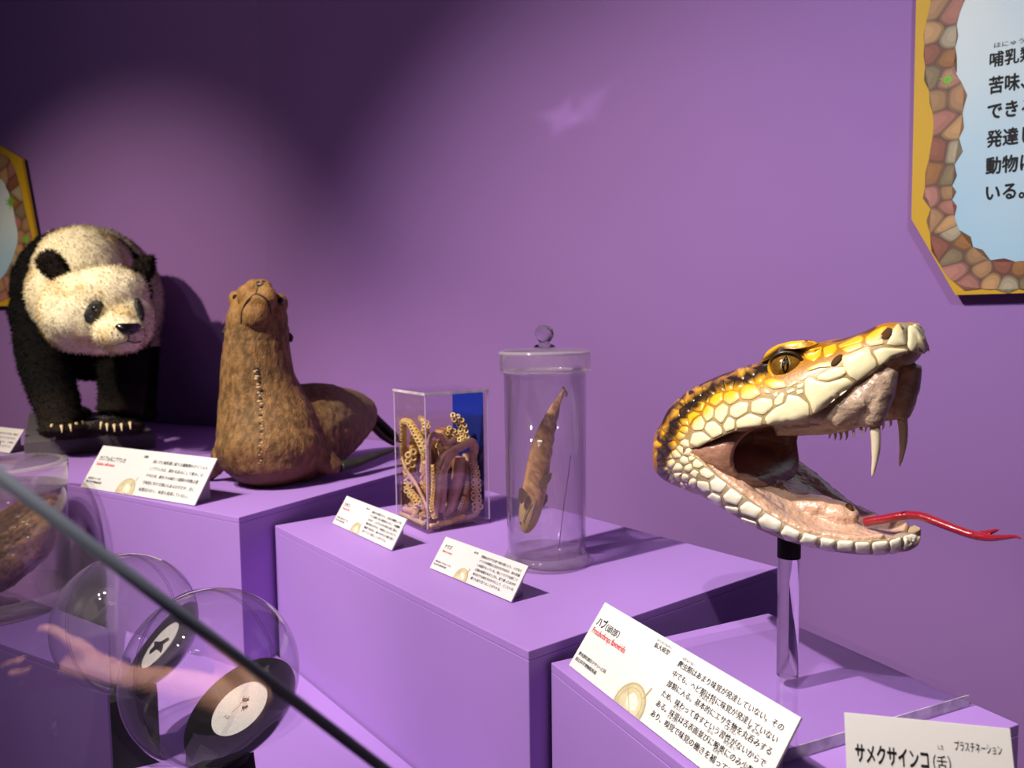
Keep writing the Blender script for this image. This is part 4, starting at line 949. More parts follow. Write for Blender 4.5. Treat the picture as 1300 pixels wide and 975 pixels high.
arm([(512,585),(513,615),(515,640),(519,664)], [5,7,8,6], M_OBRN, fL, .026)
arm([(521,560),(522,590),(524,625),(527,664)], [7,8,9,7], M_GOLD, fL, .040, (.45, .95, 2.6, .1), 'g')
arm([(532,560),(533,590),(534,630),(536,666)], [7,8,9,7], M_OBRN, fL, .050)
arm([(540,585),(540,620),(541,664)], [6,7,6], M_GOLD, fL, .040, (.2, .95, 2.3, 0), 'p')
arm([(506,655),(514,660),(524,665),(536,672),(542,676)], [4,5,5,5,3], M_GOLD, fL, .012, (0, .9, 1.9, .1), 'g')
arm([(513,646),(520,648),(528,652),(524,657),(516,655)], [4,4.5,4.5,4,3], M_MAUVE, fL, .012, (0, 1, 1.9, 0), 'p')
arm([(546,668),(556,668),(566,664),(574,662)], [4,5,5,4], M_GOLD, fR, .014, (0, .9, 2.0, .2), 'g')
arm([(563,600),(562,625),(560,650)], [6,7,6], M_MAUVE, fR, .03)
arm([(573,590),(572,620),(574,648)], [12,13,10], M_OBRN, fR, .090)
arm([(507,560),(512,590),(510,620),(516,650)], [5,6,6,5], M_GOLD, fL, .055, (.1, .9, 2.6, 0), 'g')
arm([(530,575),(534,600),(530,625),(536,648)], [5,6.5,6,5], M_GOLD, fL, .050, (.05, .9, 2.8, .2), 'g')
arm([(515,548),(524,560),(530,580),(527,600)], [5,7,7,5], M_GOLD, fL, .062)
arm([(538,545),(535,562),(540,580),(537,600)], [4,5,5,4], M_GOLD, fL, .050, (0, 1, 2.4, 0), 'g')
arm([(509,640),(518,646),(527,650),(536,658),(541,664)], [4.5,5,5.5,5,4], M_MAUVE, fL, .030, (0, 1, 2.2, 0), 'p')
arm([(503,655),(513,660),(525,664),(538,670)], [3,4,4,3], M_GOLD, fL, .020)
arm([(565,640),(575,650),(588,648),(598,640)], [5,7,7,5], M_GOLD, fR, .050)
arm([(592,575),(594,600),(592,625)], [7,9,8], M_MAUVE, fR, .055)
arm([(549,590),(551,615),(549,640),(553,658)], [3,4,4,3], M_GOLD, fR, .022, (0, 1, 2.0, 0), 'g')
arm([(568,545),(578,552),(585,560)], [5,6,5], M_GOLD, fR, .050, (0, 1, 3.0, 0), 'g')
# ------------------------------------------------------------------ tall lidded jar with a catfish
M_BEAD = clear_mat('glass_bead', (0.94, 0.92, 0.93, 1), ior=2.2, rough=.05, haze=.22)
M_LIDG = clear_mat('lid_glass', (0.975, 0.965, 0.965, 1), edge=.3, edge_tint=(.66, .62, .64, 1), ior=1.7, rough=.05, haze=.06)
JC = on(694, 713, hB); jd = (JC - CAM) @ FWD; JK = jd / FPX; jz = 1.5 - hB
J = np.array([JC[0], JC[1], jz + .0004]); yz = lambda py: (713 - py) * JK
jar = thing('specimen_jar', 'tall lidded glass jar of clear fluid holding the catfish', 'jar', J)
rb = 49.5 * JK; rt = 51.5 * JK
MB().lathe(J, [(0, 0), (51.5 * JK, 0), (54 * JK, 3 * JK), (54 * JK, 8 * JK), (51.5 * JK, 11 * JK), (rb, 15 * JK), (0, 15 * JK)], 64).build('foot', M_LIDG, jar, auto=50)
MB().lathe(J, [(rb, 15.2 * JK), (rb, 40 * JK), (rt, yz(474))], 72, close=False).loft([], cap=False) if 0 else None
def open_lathe(nm, c, prof, m_, par, n=72):
    a = np.arange(n) * 2 * PI / n; rings = [np.asarray(c) + np.stack([r * np.cos(a), r * np.sin(a), np.full(n, z)], 1) for r, z in prof]
    return MB().loft(rings, cap=False).build(nm, m_, par, smooth=True)
open_lathe('wall', J, [(rb - 2.5 * JK, 15.4 * JK), (rb - 2.5 * JK, 40 * JK), (rt - 2.5 * JK, yz(473.5)), (rt, yz(473.5)), (rb, 40 * JK), (rb, 15.4 * JK), (rb - 2.5 * JK, 15.4 * JK)], M_GLASS, jar)
zf_ = yz(480)
M_FLU = clear_mat('clear_fluid', (0.995, 0.993, 0.995, 1), ior=1.3, edge=.1, edge_tint=(.85, .80, .88, 1))
MB().lathe(J, [(0, 15.6 * JK), (rb - 2.9 * JK, 15.6 * JK), (rb - 2.9 * JK, 40 * JK), (rt - 2.9 * JK, zf_), (0, zf_)], 64).build('fluid', M_FLU, jar, auto=40)
MB().lathe(J, [(0, yz(473)), (rt + 1.0 * JK, yz(473)), (56 * JK, yz(471)), (57 * JK, yz(466)), (57 * JK, yz(451)), (55.5 * JK, yz(446)), (51 * JK, yz(443.5)), (0, yz(441.5))], 72).build('lid', M_LIDG, jar, auto=35)
open_lathe('lid_bead', J, [(56.5 * JK, yz(450)), (57.6 * JK, yz(448.5)), (56 * JK, yz(446.2)), (54 * JK, yz(445.6))], M_BEAD, jar)
open_lathe('lid_bead', J, [(54 * JK, yz(472.8)), (56.6 * JK, yz(472)), (57.4 * JK, yz(469.5))], M_BEAD, jar)
kx = -10 * JK
MB().lathe(J, [(0, yz(441.4)), (13.5 * JK, yz(441.2)), (12.5 * JK, yz(439)), (6.5 * JK, yz(436.5)), (6 * JK, yz(435)), (9 * JK, yz(432)), (11.6 * JK, yz(427)), (12 * JK, yz(424)), (10.5 * JK, yz(418.5)), (6.5 * JK, yz(414.4)), (0, yz(413.2))], 40).build('knob', M_SOLIDG, jar, auto=60)

fish = thing('catfish', 'brown mottled catfish hanging head down inside the tall glass jar', 'fish', J + [0, 0, .06])
fw = unit((J - CAM) * [1, 1, 0])
jp = lambda px, py, off=0.0: (lambda r: CAM + r * (((J + fw * off - CAM) @ fw) / (r @ fw)))(ray(px, py))
spine = [(716.5,494.5),(711.5,504),(705,516),(698.5,532),(692.5,549),(687.5,567),(684.5,585),(682,601),(679.5,616),(676.5,632),(673,648),(670.5,660),(668,670),(666.5,676)]
hw = [q * .9 for q in [1.8,3.6,6,9,12,14.5,16,16.8,17,16.6,15.6,13.6,9.5,4]]
P = catmull([jp(x, y, -.01) for x, y in spine], 5); R = np.interp(np.linspace(0, 1, len(P)), np.linspace(0, 1, len(hw)), hw) * JK
fl_ = np.interp(np.linspace(0, 1, len(P)), [0, .5, .8, 1], [.45, .7, .8, .75])
mb = MB(); T = np.gradient(P, axis=0); rings = []
for p, t, r, q in zip(P, T, R, fl_):
    t = unit(t); w = unit(CAM - p); s = unit(np.cross(t, w)); w2 = np.cross(s, t); a = np.arange(20) * 2 * PI / 20
    rings.append(p + r * (np.cos(a)[:, None] * s + q * np.sin(a)[:, None] * w2))
mb.loft(rings); me = mb.mesh('body', True)
Q = px_of(coords(me)); nz = fbm(coords(me), 90, 2); nz2 = fbm(coords(me), 260, 4)
bc = lerp(srgb(164, 116, 68)[:3], srgb(232, 180, 116)[:3], sstep(-.45, .45, nz * .7 + nz2 * .7)[:, None])
bc = lerp(bc, srgb(206, 176, 116)[:3], (sstep(628, 650, Q[:, 1]) * .8)[:, None]); bc = bc * lerp(1, .8, (sstep(515, 500, Q[:, 1]))[:, None])
pigment(me, bc); M_FISH = mat('catfish_skin', (1, 1, 1, 1), .35, bump=.6, bscale=320, attr=True, coat=.2, bdist=.002); link('body', me, M_FISH, fish)
def fin(nm, pts, off, m_, th=.0006):
    A = [jp(x, y, off) for x, y in pts]; mb = MB(); mb.loft([[p - fw * th for p in A], [p + fw * th for p in A]]); return mb.build(nm, m_, fish, bevel=.0002)
M_FIN = mat('brown_fin', srgb(120, 92, 54), .4, bump=.7, bscale=200, var=.3, vscale=80, stretch=(1, 1, .25))
fin('tail_fin', [(715,497),(713,490.5),(716,491),(717.5,493),(718.5,496),(721.5,498),(720,504),(717,503),(718,499)], -.009, M_FIN)
fin('anal_fin', [(713,504),(711.5,512),(710.5,521),(709,528),(706.5,536),(706.5,543),(703.5,551),(703.5,559),(701,567),(701.5,575),(696,592),(690,575),(694,556),(700,535),(708,512)], -.006, M_FIN)
fin('pectoral_fin', [(684,612),(689,605),(695,602.5),(701,599.5),(700,607),(696,614),(690,619),(684,619)], -.026, M_FIN)
fin('pectoral_fin', [(659,620),(663,619),(668,624),(670.5,630),(668,634),(662,640),(657,634)], -.030, M_FIN)
fin('pelvic_fin', [(686,636),(692,625),(695.5,629),(695,636),(690,644)], .0, mat('dark_fin', srgb(84, 50, 30), .5))
M_FDK = mat('fish_eye', srgb(20, 16, 12), .2)
MB().ell(jp(660.5, 664, -.018), (.0016, .0016, .0016), nu=12, nv=8).build('eye', M_FDK, fish, smooth=True)
MB().ell(jp(671, 667, -.021), (.0012, .0012, .0012), nu=12, nv=8).build('eye', M_FDK, fish, smooth=True)
MB().tube(catmull([jp(672, 664, -.022), jp(677, 650, -.025), jp(681, 636, -.024), jp(684, 622, -.022)], 4), .0007, 6).build('barbel', M_FIN, fish, smooth=True)
MB().tube(catmull([jp(664, 664, -.022), jp(668, 650, -.026), jp(676, 640, -.025)], 4), .0006, 6).build('barbel', M_FIN, fish, smooth=True)
MB().tube([jp(724.5, 578, .01), jp(722, 600, .006), jp(716, 640, .004), jp(709, 700, .002)], .0006, 6).build('thread', mat('dark_thread', srgb(60, 48, 62), .6), fish, smooth=True)
# ------------------------------------------------------------------ sea lion
DK = 0.366 / 0.36
def A3(px, py, d): return at(px, py, d * DK)
def chain(mb, pts, n=5, k=16, flat=1.0, ref=None):
    """pts: (px, py, depth, radius in px) -> smooth tapering limb"""
    P = np.array([A3(x, y, d) for x, y, d, r in pts]); R = np.array([r * d * DK / FPX for x, y, d, r in pts])
    Q = catmull(np.concatenate([P, R[:, None]], 1), n); mb.tube(Q[:, :3], np.maximum(Q[:, 3], .001), k, flat=flat, ref=ref)
def blob(mb, px, py, d, rx, ry, rz, rot=0):
    k = d * DK / FPX; c_, s_ = math.cos(rot), math.sin(rot); F = unit(ray(px, py)); X = unit(RGT - F * (RGT @ F)); Y = np.cross(X, F)
    if Y @ UPV < 0: Y = -Y
    R = np.stack([X * c_ + Y * s_, -X * s_ + Y * c_, F], 1); mb.ell(A3(px, py, d), (rx * k, ry * k, rz * k), R, 20, 14)
sl = thing('sea_lion', 'brown stuffed sea lion with raised head and stitched throat on the plinth', 'stuffed animal', on(350, 612, hA))
mb = MB()
blob(mb, 343, 567, 1.82, 67, 52, 64); blob(mb, 342, 590, 1.80, 52, 26, 50)
chain(mb, [(343,572,1.82,62),(340,545,1.83,63),(333,512,1.83,54.5),(327.5,482,1.82,46.5),(326,450,1.81,42),(327,420,1.80,39),(327,400,1.79,36.5),(327,386,1.785,31),(327,376,1.78,22)], 6, 24)
chain(mb, [(345,572,1.84,60),(372,556,1.92,62),(398,543,2.0,58),(424,535,2.08,47),(446,529,2.14,35),(462,528,2.18,24),(472,530,2.20,13)], 6, 22)
blob(mb, 325, 397, 1.745, 20, 25, 20); blob(mb, 325, 382, 1.735, 14, 13, 14)           # chin
blob(mb, 314, 374, 1.745, 13, 15, 16, -.35); blob(mb, 339, 377, 1.745, 12.5, 15, 16, .35); blob(mb, 322, 363, 1.75, 10.5, 9, 12); blob(mb, 335, 364, 1.75, 10.5, 9, 12); blob(mb, 330, 362, 1.76, 13, 8, 14)
blob(mb, 300, 382, 1.80, 10, 13, 12); blob(mb, 355, 385, 1.80, 10.5, 13, 12); blob(mb, 304, 400, 1.775, 11, 18, 12, -.1); blob(mb, 350, 402, 1.785, 11, 18, 11, .1)
chain(mb, [(402,578,1.86,30),(418,588,1.86,20),(430,592,1.87,13)], 5, 14, .7)
chain(mb, [(290,575,1.84,24),(278,590,1.86,14),(272,602,1.86,8)], 5, 14, .7)
chain(mb, [(428,550,2.1,26),(440,556,2.12,22)], 5, 12)
me = fuse(mb, .0042, 5); P = coords(me); N_ = normals(me)
z_floor = 1.5 - hA
Q = px_of(P); wr = fbm(P, 55, 3); fine_ = fbm(P * [1, 1, .35], 160, 5)
P = P + N_ * (wr[:, None] * .0020 + fine_[:, None] * .0010)
fold = np.exp(-((Q[:, 1] - 415 - 3 * np.sin(Q[:, 0] * .2)) / 2.2) ** 2) * .0016 + np.exp(-((Q[:, 1] - 432) / 2) ** 2) * .0012
P = P - N_ * fold[:, None]; P[:, 2] = np.maximum(P[:, 2], z_floor + .0012); set_coords(me, P)
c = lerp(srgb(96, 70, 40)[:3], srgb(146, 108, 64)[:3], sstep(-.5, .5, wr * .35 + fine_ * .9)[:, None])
c = lerp(c, srgb(160, 114, 56)[:3], (sstep(420, 385, Q[:, 1]) * .5)[:, None]); c = lerp(c, srgb(104, 66, 54)[:3], (sstep(560, 605, Q[:, 1]) * .7)[:, None])  # lit golden of the raised head painted into the hide; lower body pinkish brown
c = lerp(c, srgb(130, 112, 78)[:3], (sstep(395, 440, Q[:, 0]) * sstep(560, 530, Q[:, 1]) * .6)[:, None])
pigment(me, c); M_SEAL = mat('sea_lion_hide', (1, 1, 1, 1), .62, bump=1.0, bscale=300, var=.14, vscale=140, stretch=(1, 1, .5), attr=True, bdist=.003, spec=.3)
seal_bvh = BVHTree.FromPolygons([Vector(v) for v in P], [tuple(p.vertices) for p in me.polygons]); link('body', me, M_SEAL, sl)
def shit(px, py):
    r = seal_bvh.ray_cast(CV, Vector(ray(px, py)).normalized()); return (np.array(r[0]), np.array(r[1])) if r[0] is not None else (A3(px, py, 1.8), unit(CAM - A3(px, py, 1.8)))
M_SDARK = mat('dark_mouth_line', srgb(26, 18, 14), .6); M_FLIP = mat('dark_flipper', srgb(46, 46, 36), .5, bump=.7, bscale=120, var=.35, vscale=40, spec=.3); M_WET = mat('dark_eye_glass', srgb(16, 12, 10), .08, coat=1)
ml = catmull([shit(*p)[0] for p in [(306,411),(307,398),(311,387),(317,379),(325,373.5),(333,376),(339,381.5),(343,391),(344,400)]], 4)
MB().tube(ml, np.interp(np.linspace(0, 1, len(ml)), [0, .2, .8, 1], [.0012, .0024, .0022, .0008]), 8).build('mouth_line', M_SDARK, sl, smooth=True)
ml = [shit(*p)[0] for p in [(325,373),(327,366),(329,360)]]; MB().tube(catmull(ml, 3), .0013, 6).build('lip_cleft', M_SDARK, sl, smooth=True)
for p in ((327.5, 358.5), (334, 357.5)):
    h_ = shit(*p); MB().ell(h_[0], (.0042, .0030, .0032), nu=12, nv=8).build('nostril', M_SDARK, sl, smooth=True)
h_ = shit(330, 361); MB().ell(h_[0] - h_[1] * .002, (.010, .006, .005), nu=16, nv=10).build('nose', mat('grey_nose', srgb(84, 70, 58), .4), sl, smooth=True)
for p, r in (((357.5, 382), .0095), ((298, 377), .0075)):
    h_ = shit(*p); MB().ell(h_[0] - h_[1] * .002, (r * .8, r * .9, r), nu=16, nv=12).build('eye', M_WET, sl, smooth=True)
for p in ((368.5, 428), (286, 424)):
    mb = MB(); chain(mb, [(p[0] - 3, p[1] - 4, 1.82, 3), (p[0], p[1], 1.825, 4), (p[0] + 1, p[1] + 6, 1.825, 1.5)], 4, 8); mb.build('ear', M_SDARK, sl, smooth=True)
M_STITCH = mat('stitch_lump', srgb(190, 158, 112), .6, bump=.5, bscale=400, var=.4, vscale=200)
ctr = catmull([(325, 468), (326, 478), (329, 492), (330, 506), (332, 520), (331, 534), (332.5, 548), (331, 562), (331, 578), (330, 590)], 4)
for i, p in enumerate(ctr):
    h_ = shit(p[0] + 1.6 * math.sin(i * 2.3), p[1]); k = 1.0 - .55 * i / len(ctr)
    MB().ell(h_[0] - h_[1] * .0012, ((.0058 + .0018 * math.sin(i * 5)) * k, .0046 * k, .0042 * k), nu=9, nv=7).build('seam_lump', M_STITCH if i % 3 else M_SDARK, sl, smooth=True)
mb = MB(); chain(mb, [(430,592,1.87,13),(450,588,1.90,10.5),(474,579,1.96,8),(492,573,2.0,6),(505,569,2.04,3)], 5, 14, .55, ref=(0, 0, 1)); me = mb.mesh('front_flipper', True); P = coords(me); P[:, 2] = np.maximum(P[:, 2], z_floor + .0015); set_coords(me, P); link('front_flipper', me, M_FLIP, sl)
mb = MB(); chain(mb, [(274,596,1.86,12),(268,604,1.87,9),(264,610,1.87,4)], 5, 12, .55); me = mb.mesh('front_flipper', True); P = coords(me); P[:, 2] = np.maximum(P[:, 2], z_floor + .0015); set_coords(me, P); link('front_flipper', me, mat('brown_flipper', srgb(96, 62, 52), .6, bump=.5, bscale=200), sl)
mb = MB(); chain(mb, [(466,524,2.19,16),(478,534,2.21,13),(490,545,2.23,12),(500,554,2.25,11),(510,560,2.26,6)], 5, 14, .45); mb.build('hind_flipper', M_FLIP, sl, smooth=True)
mb = MB(); chain(mb, [(468,534,2.2,11),(484,552,2.22,9),(500,563,2.24,7)], 5, 12, .5); mb.build('hind_flipper', mat('brown_hind_flipper', srgb(74, 56, 40), .5, bump=.5, bscale=160), sl, smooth=True)
M_WHISK = mat('whisker', srgb(150, 120, 80), .5)
for a, b, c_ in (((297,392),(288,398),(282,412)), ((298,396),(289,406),(284,420)), ((352,392),(361,402),(368,420)), ((354,396),(360,408),(364,424))):
    MB().tube(catmull([shit(*a)[0], A3(*b, 1.79), A3(*c_, 1.79)], 4), .0004, 5).build('whisker', M_WHISK, sl, smooth=True)

# ------------------------------------------------------------------ giant panda on its carpeted base
zb_ = hA - .0458
pf, pr_, pb = on(30, 561, zb_), on(197, 550, zb_), on(37, 524, zb_); P4b = [p[:2] for p in (pf, pr_, pr_ + pb - pf, pb)]
P4b[2] = pr_[:2] + (P4b[2] - pr_[:2]) * min(1, .97 * np.linalg.norm(to_wall(pr_[:2], unit(P4b[2] - pr_[:2]), .03) - pr_[:2]) / np.linalg.norm(P4b[2] - pr_[:2]))
MB().prism(P4b, 1.5 - hA + .0002, 1.5 - zb_).build('animal_base', mat('charcoal_felt', srgb(98, 92, 98), .95, bump=.8, bscale=600, var=.25, vscale=200), None, bevel=.003)
tag(bpy.data.objects['animal_base'], 'dark grey felt slab under the panda', 'base')
pd = thing('giant_panda', 'stuffed giant panda standing on a grey slab with its head turned right', 'stuffed animal', on(115, 552, zb_))
WH, BK = [], []
def el(store, mb, px, py, d, rx, ry, rz, rot=0):
    n0 = len(mb.v); blob(mb, px, py, d, rx, ry, rz, rot); store.append((px, py, d, rx, ry, rz, rot))
mb = MB()
el(WH, mb, 122, 396, 2.10, 66, 53, 58); el(WH, mb, 102, 408, 2.09, 44, 40, 46); el(WH, mb, 158, 404, 2.08, 36, 42, 42); el(WH, mb, 152, 424, 1.99, 31, 24, 34); el(WH, mb, 140, 372, 2.06, 46, 34, 40)
el(WH, mb, 108, 346, 2.30, 58, 57, 70); el(WH, mb, 84, 374, 2.26, 44, 52, 60)
el(BK, mb, 106, 372, 2.44, 79, 82, 78); el(BK, mb, 107, 398, 2.44, 82, 54, 70)
el(WH, mb, 116, 380, 2.70, 84, 92, 85); el(WH, mb, 118, 400, 2.78, 80, 84, 52)
def leg(store, pts):
    chain(mb, pts, 5, 18)
    for p in pts: store.append((p[0], p[1], p[2], p[3], p[3], p[3], 0))
leg(BK, [(60,392,2.36,38),(55,430,2.34,33),(59,466,2.31,30.5),(68,498,2.29,27),(75,522,2.27,25),(79,540,2.26,24)])
leg(BK, [(154,396,2.38,38),(156,436,2.36,31),(156,472,2.34,29),(155,502,2.32,27),(153,526,2.31,26)])
leg(BK, [(68,430,2.86,30),(70,470,2.84,22),(74,500,2.82,22),(80,516,2.80,21)])
leg(BK, [(166,430,2.86,34),(170,470,2.84,28),(172,500,2.82,25),(172,518,2.80,23)])
el(BK, mb, 82, 546, 2.24, 29, 9.5, 40); el(BK, mb, 151, 542, 2.27, 31, 9.5, 42); el(BK, mb, 90, 524, 2.76, 24, 8, 34); el(BK, mb, 174, 526, 2.76, 24, 8, 34)
me = fuse(mb, .0075, 4); P = coords(me); N_ = normals(me)
def near(store, Pp):
    best = np.full(len(Pp), 9.0)
    for (px, py, d, rx, ry, rz, rot) in store:
        k = d * DK / FPX; c_, s_ = math.cos(rot), math.sin(rot); F = unit(ray(px, py)); X = unit(RGT - F * (RGT @ F)); Y = np.cross(X, F); L = (Pp - A3(px, py, d))
        q = np.sqrt(((L @ X) / (rx * k)) ** 2 + ((L @ Y) / (ry * k)) ** 2 + ((L @ F) / (rz * k)) ** 2); best = np.minimum(best, q)
    return best
f1 = fbm(P, 40, 2); P = P + N_ * (f1[:, None] * .004); P[:, 2] = np.maximum(P[:, 2], 1.5 - zb_ + .002); set_coords(me, P)
Q = px_of(P)
def panda_colour(Pp):
    q = px_of(Pp); dep = (Pp - CAM) @ FWD / DK; f = fbm(Pp, 60, 7)
    k = near(WH, Pp) - near(BK, Pp) + f * .05
    k = np.where((q[:, 1] > 455) | ((dep > 2.2) & (q[:, 1] > 425)), .5, k)
    k = np.where((dep > 2.55) & (q[:, 1] < 440), -.5, k)
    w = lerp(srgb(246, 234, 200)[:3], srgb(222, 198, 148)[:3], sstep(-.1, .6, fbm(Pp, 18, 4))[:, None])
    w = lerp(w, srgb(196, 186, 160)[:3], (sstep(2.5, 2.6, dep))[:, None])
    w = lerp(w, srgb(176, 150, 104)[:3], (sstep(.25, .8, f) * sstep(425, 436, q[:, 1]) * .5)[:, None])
    w = lerp(w, srgb(226, 178, 128)[:3], (np.exp(-(((q[:, 0] - 72) / 9) ** 2 + ((q[:, 1] - 366) / 12) ** 2)) * .8)[:, None])
    b = lerp(np.array([.0055, .005, .005]), np.array([.022, .016, .012]), sstep(480, 545, q[:, 1])[:, None])
    return lerp(w, b, sstep(-.02, .02, k)[:, None])
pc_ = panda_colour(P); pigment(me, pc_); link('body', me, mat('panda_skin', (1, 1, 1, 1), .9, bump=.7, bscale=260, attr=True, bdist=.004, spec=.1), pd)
pbvh = BVHTree.FromPolygons([Vector(v) for v in P], [tuple(p.vertices) for p in me.polygons])
def phit(px, py):
    r = pbvh.ray_cast(CV, Vector(ray(px, py)).normalized()); return (np.array(r[0]), np.array(r[1])) if r[0] is not None else (A3(px, py, 2.2), unit(CAM - A3(px, py, 2.2)))
M_FUR = mat('fur', (1, 1, 1, 1), .85, attr=True, spec=.15)
def fur(P, N, col, n, L, w, down, nm, par, jit=.4):
    idx = RNG.integers(0, len(P), n); b = P[idx] + RNG.normal(0, .0025, (n, 3)); d = N[idx] + RNG.normal(0, jit * .5, (n, 3)) + np.array([0, 0, -down]); d /= np.linalg.norm(d, axis=1)[:, None]
    ln = L * RNG.uniform(.55, 1.15, n)[:, None]; s = np.cross(d, RNG.normal(0, 1, (n, 3))); s /= np.linalg.norm(s, axis=1)[:, None]
    v = np.stack([b - s * w - N[idx] * .002, b + s * w - N[idx] * .002, b + d * ln], 1).reshape(-1, 3)
    v = v.reshape(-1, 3, 3); fl = ((np.cross(v[:, 1] - v[:, 0], v[:, 2] - v[:, 0]) * N[idx]).sum(1) < 0); v[fl] = v[fl][:, [1, 0, 2]]; v = v.reshape(-1, 3)
    m_ = bpy.data.meshes.new(nm); m_.vertices.add(3 * n); m_.loops.add(3 * n); m_.polygons.add(n)
    m_.vertices.foreach_set('co', v.astype(np.float32).ravel()); m_.loops.foreach_set('vertex_index', np.arange(3 * n, dtype=np.int32)); m_.polygons.foreach_set('loop_start', np.arange(0, 3 * n, 3, dtype=np.int32)); m_.polygons.foreach_set('loop_total', np.full(n, 3, np.int32))
    m_.polygons.foreach_set('use_smooth', [True] * n); m_.update(); m_.validate()
    cc = np.repeat(col[idx] * RNG.uniform(.85, 1.1, (n, 1)), 3, 0); pigment(m_, cc)
    m_.normals_split_custom_set_from_vertices([tuple(q) for q in np.repeat(N[idx], 3, 0)])
    o = link(nm, m_, M_FUR, par); o['kind'] = 'stuff'; return o
front = (N_ @ FWD) < .45
fur(P[front], N_[front], pc_[front], 90000, .0085, .0010, .45, 'fur', pd)
def ear(pts, d, th):
    mb = MB(); A = [A3(x, y, d) for x, y in chaikin(np.array(pts, float))]; F = unit(ray(*pts[0])); c0_ = np.mean(A, 0)
    rings = []
    for s, t in ((.5, -1), (.85, -.8), (1, -.2), (1, .3), (.8, .8), (.4, .9)):
        rings.append([c0_ + (p - c0_) * s + F * th * t for p in A])
    mb.loft(rings); e_ = fuse(mb, .005, 2); pe = coords(e_); pigment(e_, np.tile([.012, .008, .007], (len(pe), 1))); o = link('ear', e_, M_FUR, pd)
    fur(pe, normals(e_), np.tile([.016, .010, .008], (len(pe), 1)), 2600, .012, .001, .1, 'ear_fur', o)
E1 = lambda L: [(20 + x / 6.5, 280 + y / 6.5) for x, y in L]
ear(E1([(165,330),(215,268),(290,250),(350,280),(400,350),(440,430),(440,485),(370,500),(290,475),(220,415)]), 2.07, .012)
ear(E1([(962,412),(1000,345),(1080,305),(1140,296),(1135,430),(1065,488),(1000,480)]), 2.12, .012)
M_PB = mat('black_eye_patch', srgb(30, 28, 30), .6, bump=.5, bscale=500); M_PN = mat('wet_black_nose', srgb(12, 11, 13), .22, coat=.6)
def patch(nm, pts, m_, h=.006, par=None):
    A = [phit(x, y) for x, y in chaikin(np.array(pts, float))]; c_ = phit(*np.mean(pts, 0)); mb = MB(); rr = []
    for s, t in ((1.04, -.004), (1, h * .7), (.7, h), (.3, h * 1.1)): rr.append([c_[0] + (p[0] - c_[0]) * s + (p[1] * .5 + c_[1] * .5) * t for p in A])
    mb.loft(rr); return mb.build(nm, m_, par or pd, smooth=True)
patch('eye_patch', E1([(560,780),(590,710),(640,660),(700,665),(730,700),(700,760),(680,840),(640,858),(580,835)]), M_PB, .008)
patch('eye_patch', E1([(978,640),(1005,650),(1040,720),(1054,790),(1035,838),(1005,790),(980,715)]), M_PB, .008)
for p, r in (((121, 390), .0088), ((174.5, 386), .0070)):
    h_ = phit(*p); MB().ell(h_[0] + h_[1] * .007, (r, r, r), nu=16, nv=12).build('eye', M_WET, pd, smooth=True)
patch('nose', E1([(815,880),(850,862),(930,862),(1000,858),(1025,875),(1010,915),(950,945),(900,940),(850,915)]), M_PN, .014)
lm = lambda L: catmull([phit(x, y)[0] + phit(x, y)[1] * .009 for x, y in E1(L)], 3)
MB().tube(lm([(925,940),(922,965),(915,985)]), .0016, 6).build('lip_line', M_PN, pd, smooth=True)
MB().tube(lm([(800,1010),(850,1000),(915,985),(970,992),(1010,985)]), .0022, 6).build('mouth', mat('panda_lip', srgb(70, 48, 46), .6), pd, smooth=True)
M_CLAW = mat('cream_claw', srgb(226, 206, 158), .4)
for (px, py, tilt) in ((66,546,-1),(78,547,.3),(89,546,.6),(97,544,.9),(104,541,.9),(129,543,-.8),(136,545,0),(145,546,.2),(154,545,.3),(165,543,.3)):
    h_ = phit(px, py - 6); n_ = unit(CAM - h_[0]); a_ = h_[0] + n_ * .002
    pts = catmull([a_, a_ + n_ * .014 + RGT * tilt * .002 - UPV * .004, a_ + n_ * .020 + RGT * tilt * .005 - UPV * .018], 4)
    pts[:, 2] = np.maximum(pts[:, 2], 1.5 - zb_ + .004)
    MB().tube(pts, np.linspace(.0052, .0010, len(pts)), 8).build('claw', M_CLAW, pd, smooth=True)
